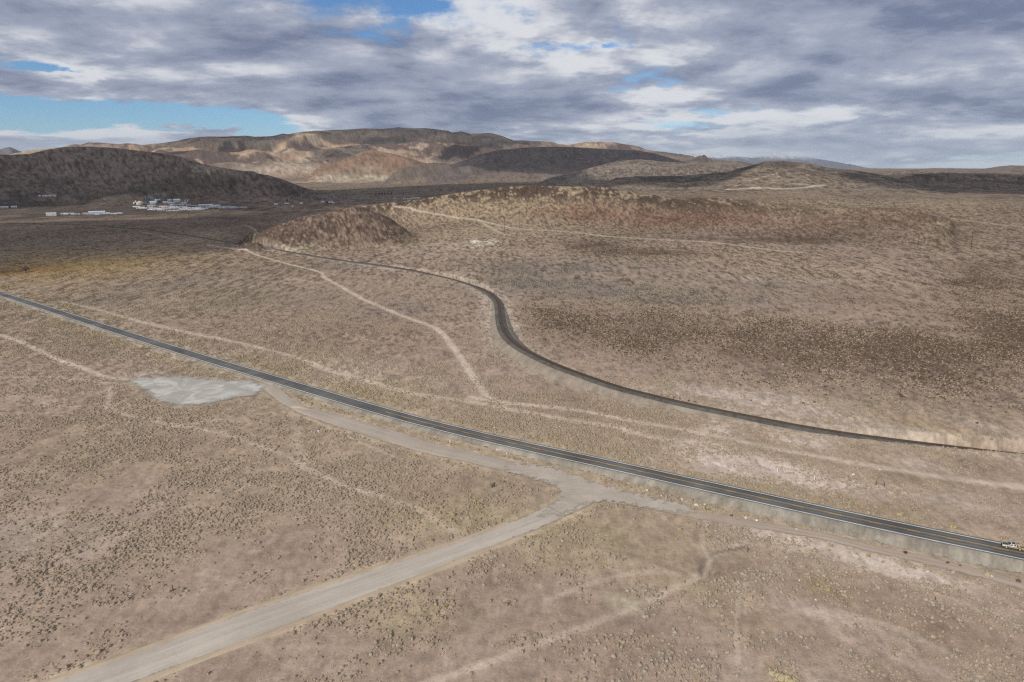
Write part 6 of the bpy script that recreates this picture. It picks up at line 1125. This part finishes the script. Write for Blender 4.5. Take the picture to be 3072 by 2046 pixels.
# ------------------------------------------------------------------ clouds above the drone (outside the picture) whose shade lies on the hills
def cloud_material():
    m_ = bpy.data.materials.new('cloud_vapour'); m_.use_nodes = True
    q = G(m_.node_tree); q.n.clear(); o_ = q.node('ShaderNodeOutputMaterial')
    e = q.attr('fray').outputs['Fac']; n = q.noise(q.node('ShaderNodeNewGeometry').outputs['Position'], .004, 5, .6)
    a = q.smooth(q.m('ADD', e, q.m('MULTIPLY', q.m('SUBTRACT', n, .5), .9)), .12, .55)
    di = q.node('ShaderNodeBsdfDiffuse'); di.inputs[0].default_value = (.9, .9, .9, 1); tl = q.node('ShaderNodeBsdfTranslucent'); tl.inputs[0].default_value = (.9, .9, .92, 1)
    mx = q.node('ShaderNodeMixShader'); mx.inputs[0].default_value = .6; q.l.new(di.outputs[0], mx.inputs[1]); q.l.new(tl.outputs[0], mx.inputs[2])
    tp = q.node('ShaderNodeBsdfTransparent'); m2 = q.node('ShaderNodeMixShader'); q.put(m2.inputs[0], q.m('MULTIPLY', a, .78)); q.l.new(tp.outputs[0], m2.inputs[1]); q.l.new(mx.outputs[0], m2.inputs[2])
    q.l.new(m2.outputs[0], o_.inputs[0]); return m_
M_CLOUD = cloud_material()
CLOUD_Z = 3000.0
for ci, poly in enumerate(D['cloud_shade']):
    pts = []
    for x_, y_, z_ in poly:
        k = (CLOUD_Z - z_) / SUN_DIR.z; pts.append((x_ + SUN_DIR.x * k, y_ + SUN_DIR.y * k))
    pts = np.array(pts); c = pts.mean(0); bd_ = resample(np.vstack([pts, pts[:1]]), 90.0)[:-1]; n = len(bd_)
    rings = [(1.10, 0), (1.0, .35), (.86, .72), (.62, .95), (.32, 1.0)]
    V = []; FR = []
    for sgn, th in ((1, 340.0), (-1, 90.0)):
        for f_, e_ in rings:
            p_ = c + (bd_ - c) * f_; nz_ = fbm(p_[:, 0] / 260, p_[:, 1] / 260, 4, 400 + ci)
            p_ = p_ + (p_ - c) / np.linalg.norm(p_ - c, axis=1)[:, None] * (nz_ * 110 * (1 if f_ > .5 else 0))[:, None]
            V.append(np.column_stack([p_, CLOUD_Z + sgn * th * e_ * (1 + .5 * nz_)])); FR.append(np.full(n, e_))
    V.append(np.array([[c[0], c[1], CLOUD_Z + 345], [c[0], c[1], CLOUD_Z - 92]])); FR.append(np.array([1., 1.]))
    F3 = []; nr = len(rings); top_c = 2 * nr * n; bot_c = top_c + 1
    for s_ in range(2):
        for q_ in range(nr - 1):
            b0 = (s_ * nr + q_) * n; b1 = b0 + n
            for k in range(n): k2 = (k + 1) % n; F3 += [(b0 + k, b0 + k2, b1 + k2), (b0 + k, b1 + k2, b1 + k)]
        b1 = (s_ * nr + nr - 1) * n
        for k in range(n): F3.append((b1 + k, b1 + (k + 1) % n, top_c if s_ == 0 else bot_c))
    for k in range(n): k2 = (k + 1) % n; F3 += [(k, nr * n + k2, k2), (k, nr * n + k, nr * n + k2)]
    me = mesh_np('cloud', np.vstack(V), np.array(F3), [M_CLOUD]); set_attr(me, 'fray', np.concatenate(FR))
    o = obj('cloud', me); tag(o, 'grey-white cloud drifting high above the desert', kind='stuff')

# ------------------------------------------------------------------ haze
hz = MB().box(-48000, 48000, -48000, 48000, float(H2.min()) - 1.5, 1250).build('haze', [])
mh = bpy.data.materials.new('haze_air'); mh.use_nodes = True; q = G(mh.node_tree); q.n.clear()
pv = q.node('ShaderNodeVolumePrincipled'); pv.inputs['Color'].default_value = (.76, .87, 1.0, 1); pv.inputs['Density'].default_value = 1.25e-5; pv.inputs['Anisotropy'].default_value = 0.0
mo = q.node('ShaderNodeOutputMaterial'); q.l.new(pv.outputs[0], mo.inputs['Volume']); hz.data.materials.append(mh)
tag(hz, 'thin dry haze over the whole valley', kind='stuff')
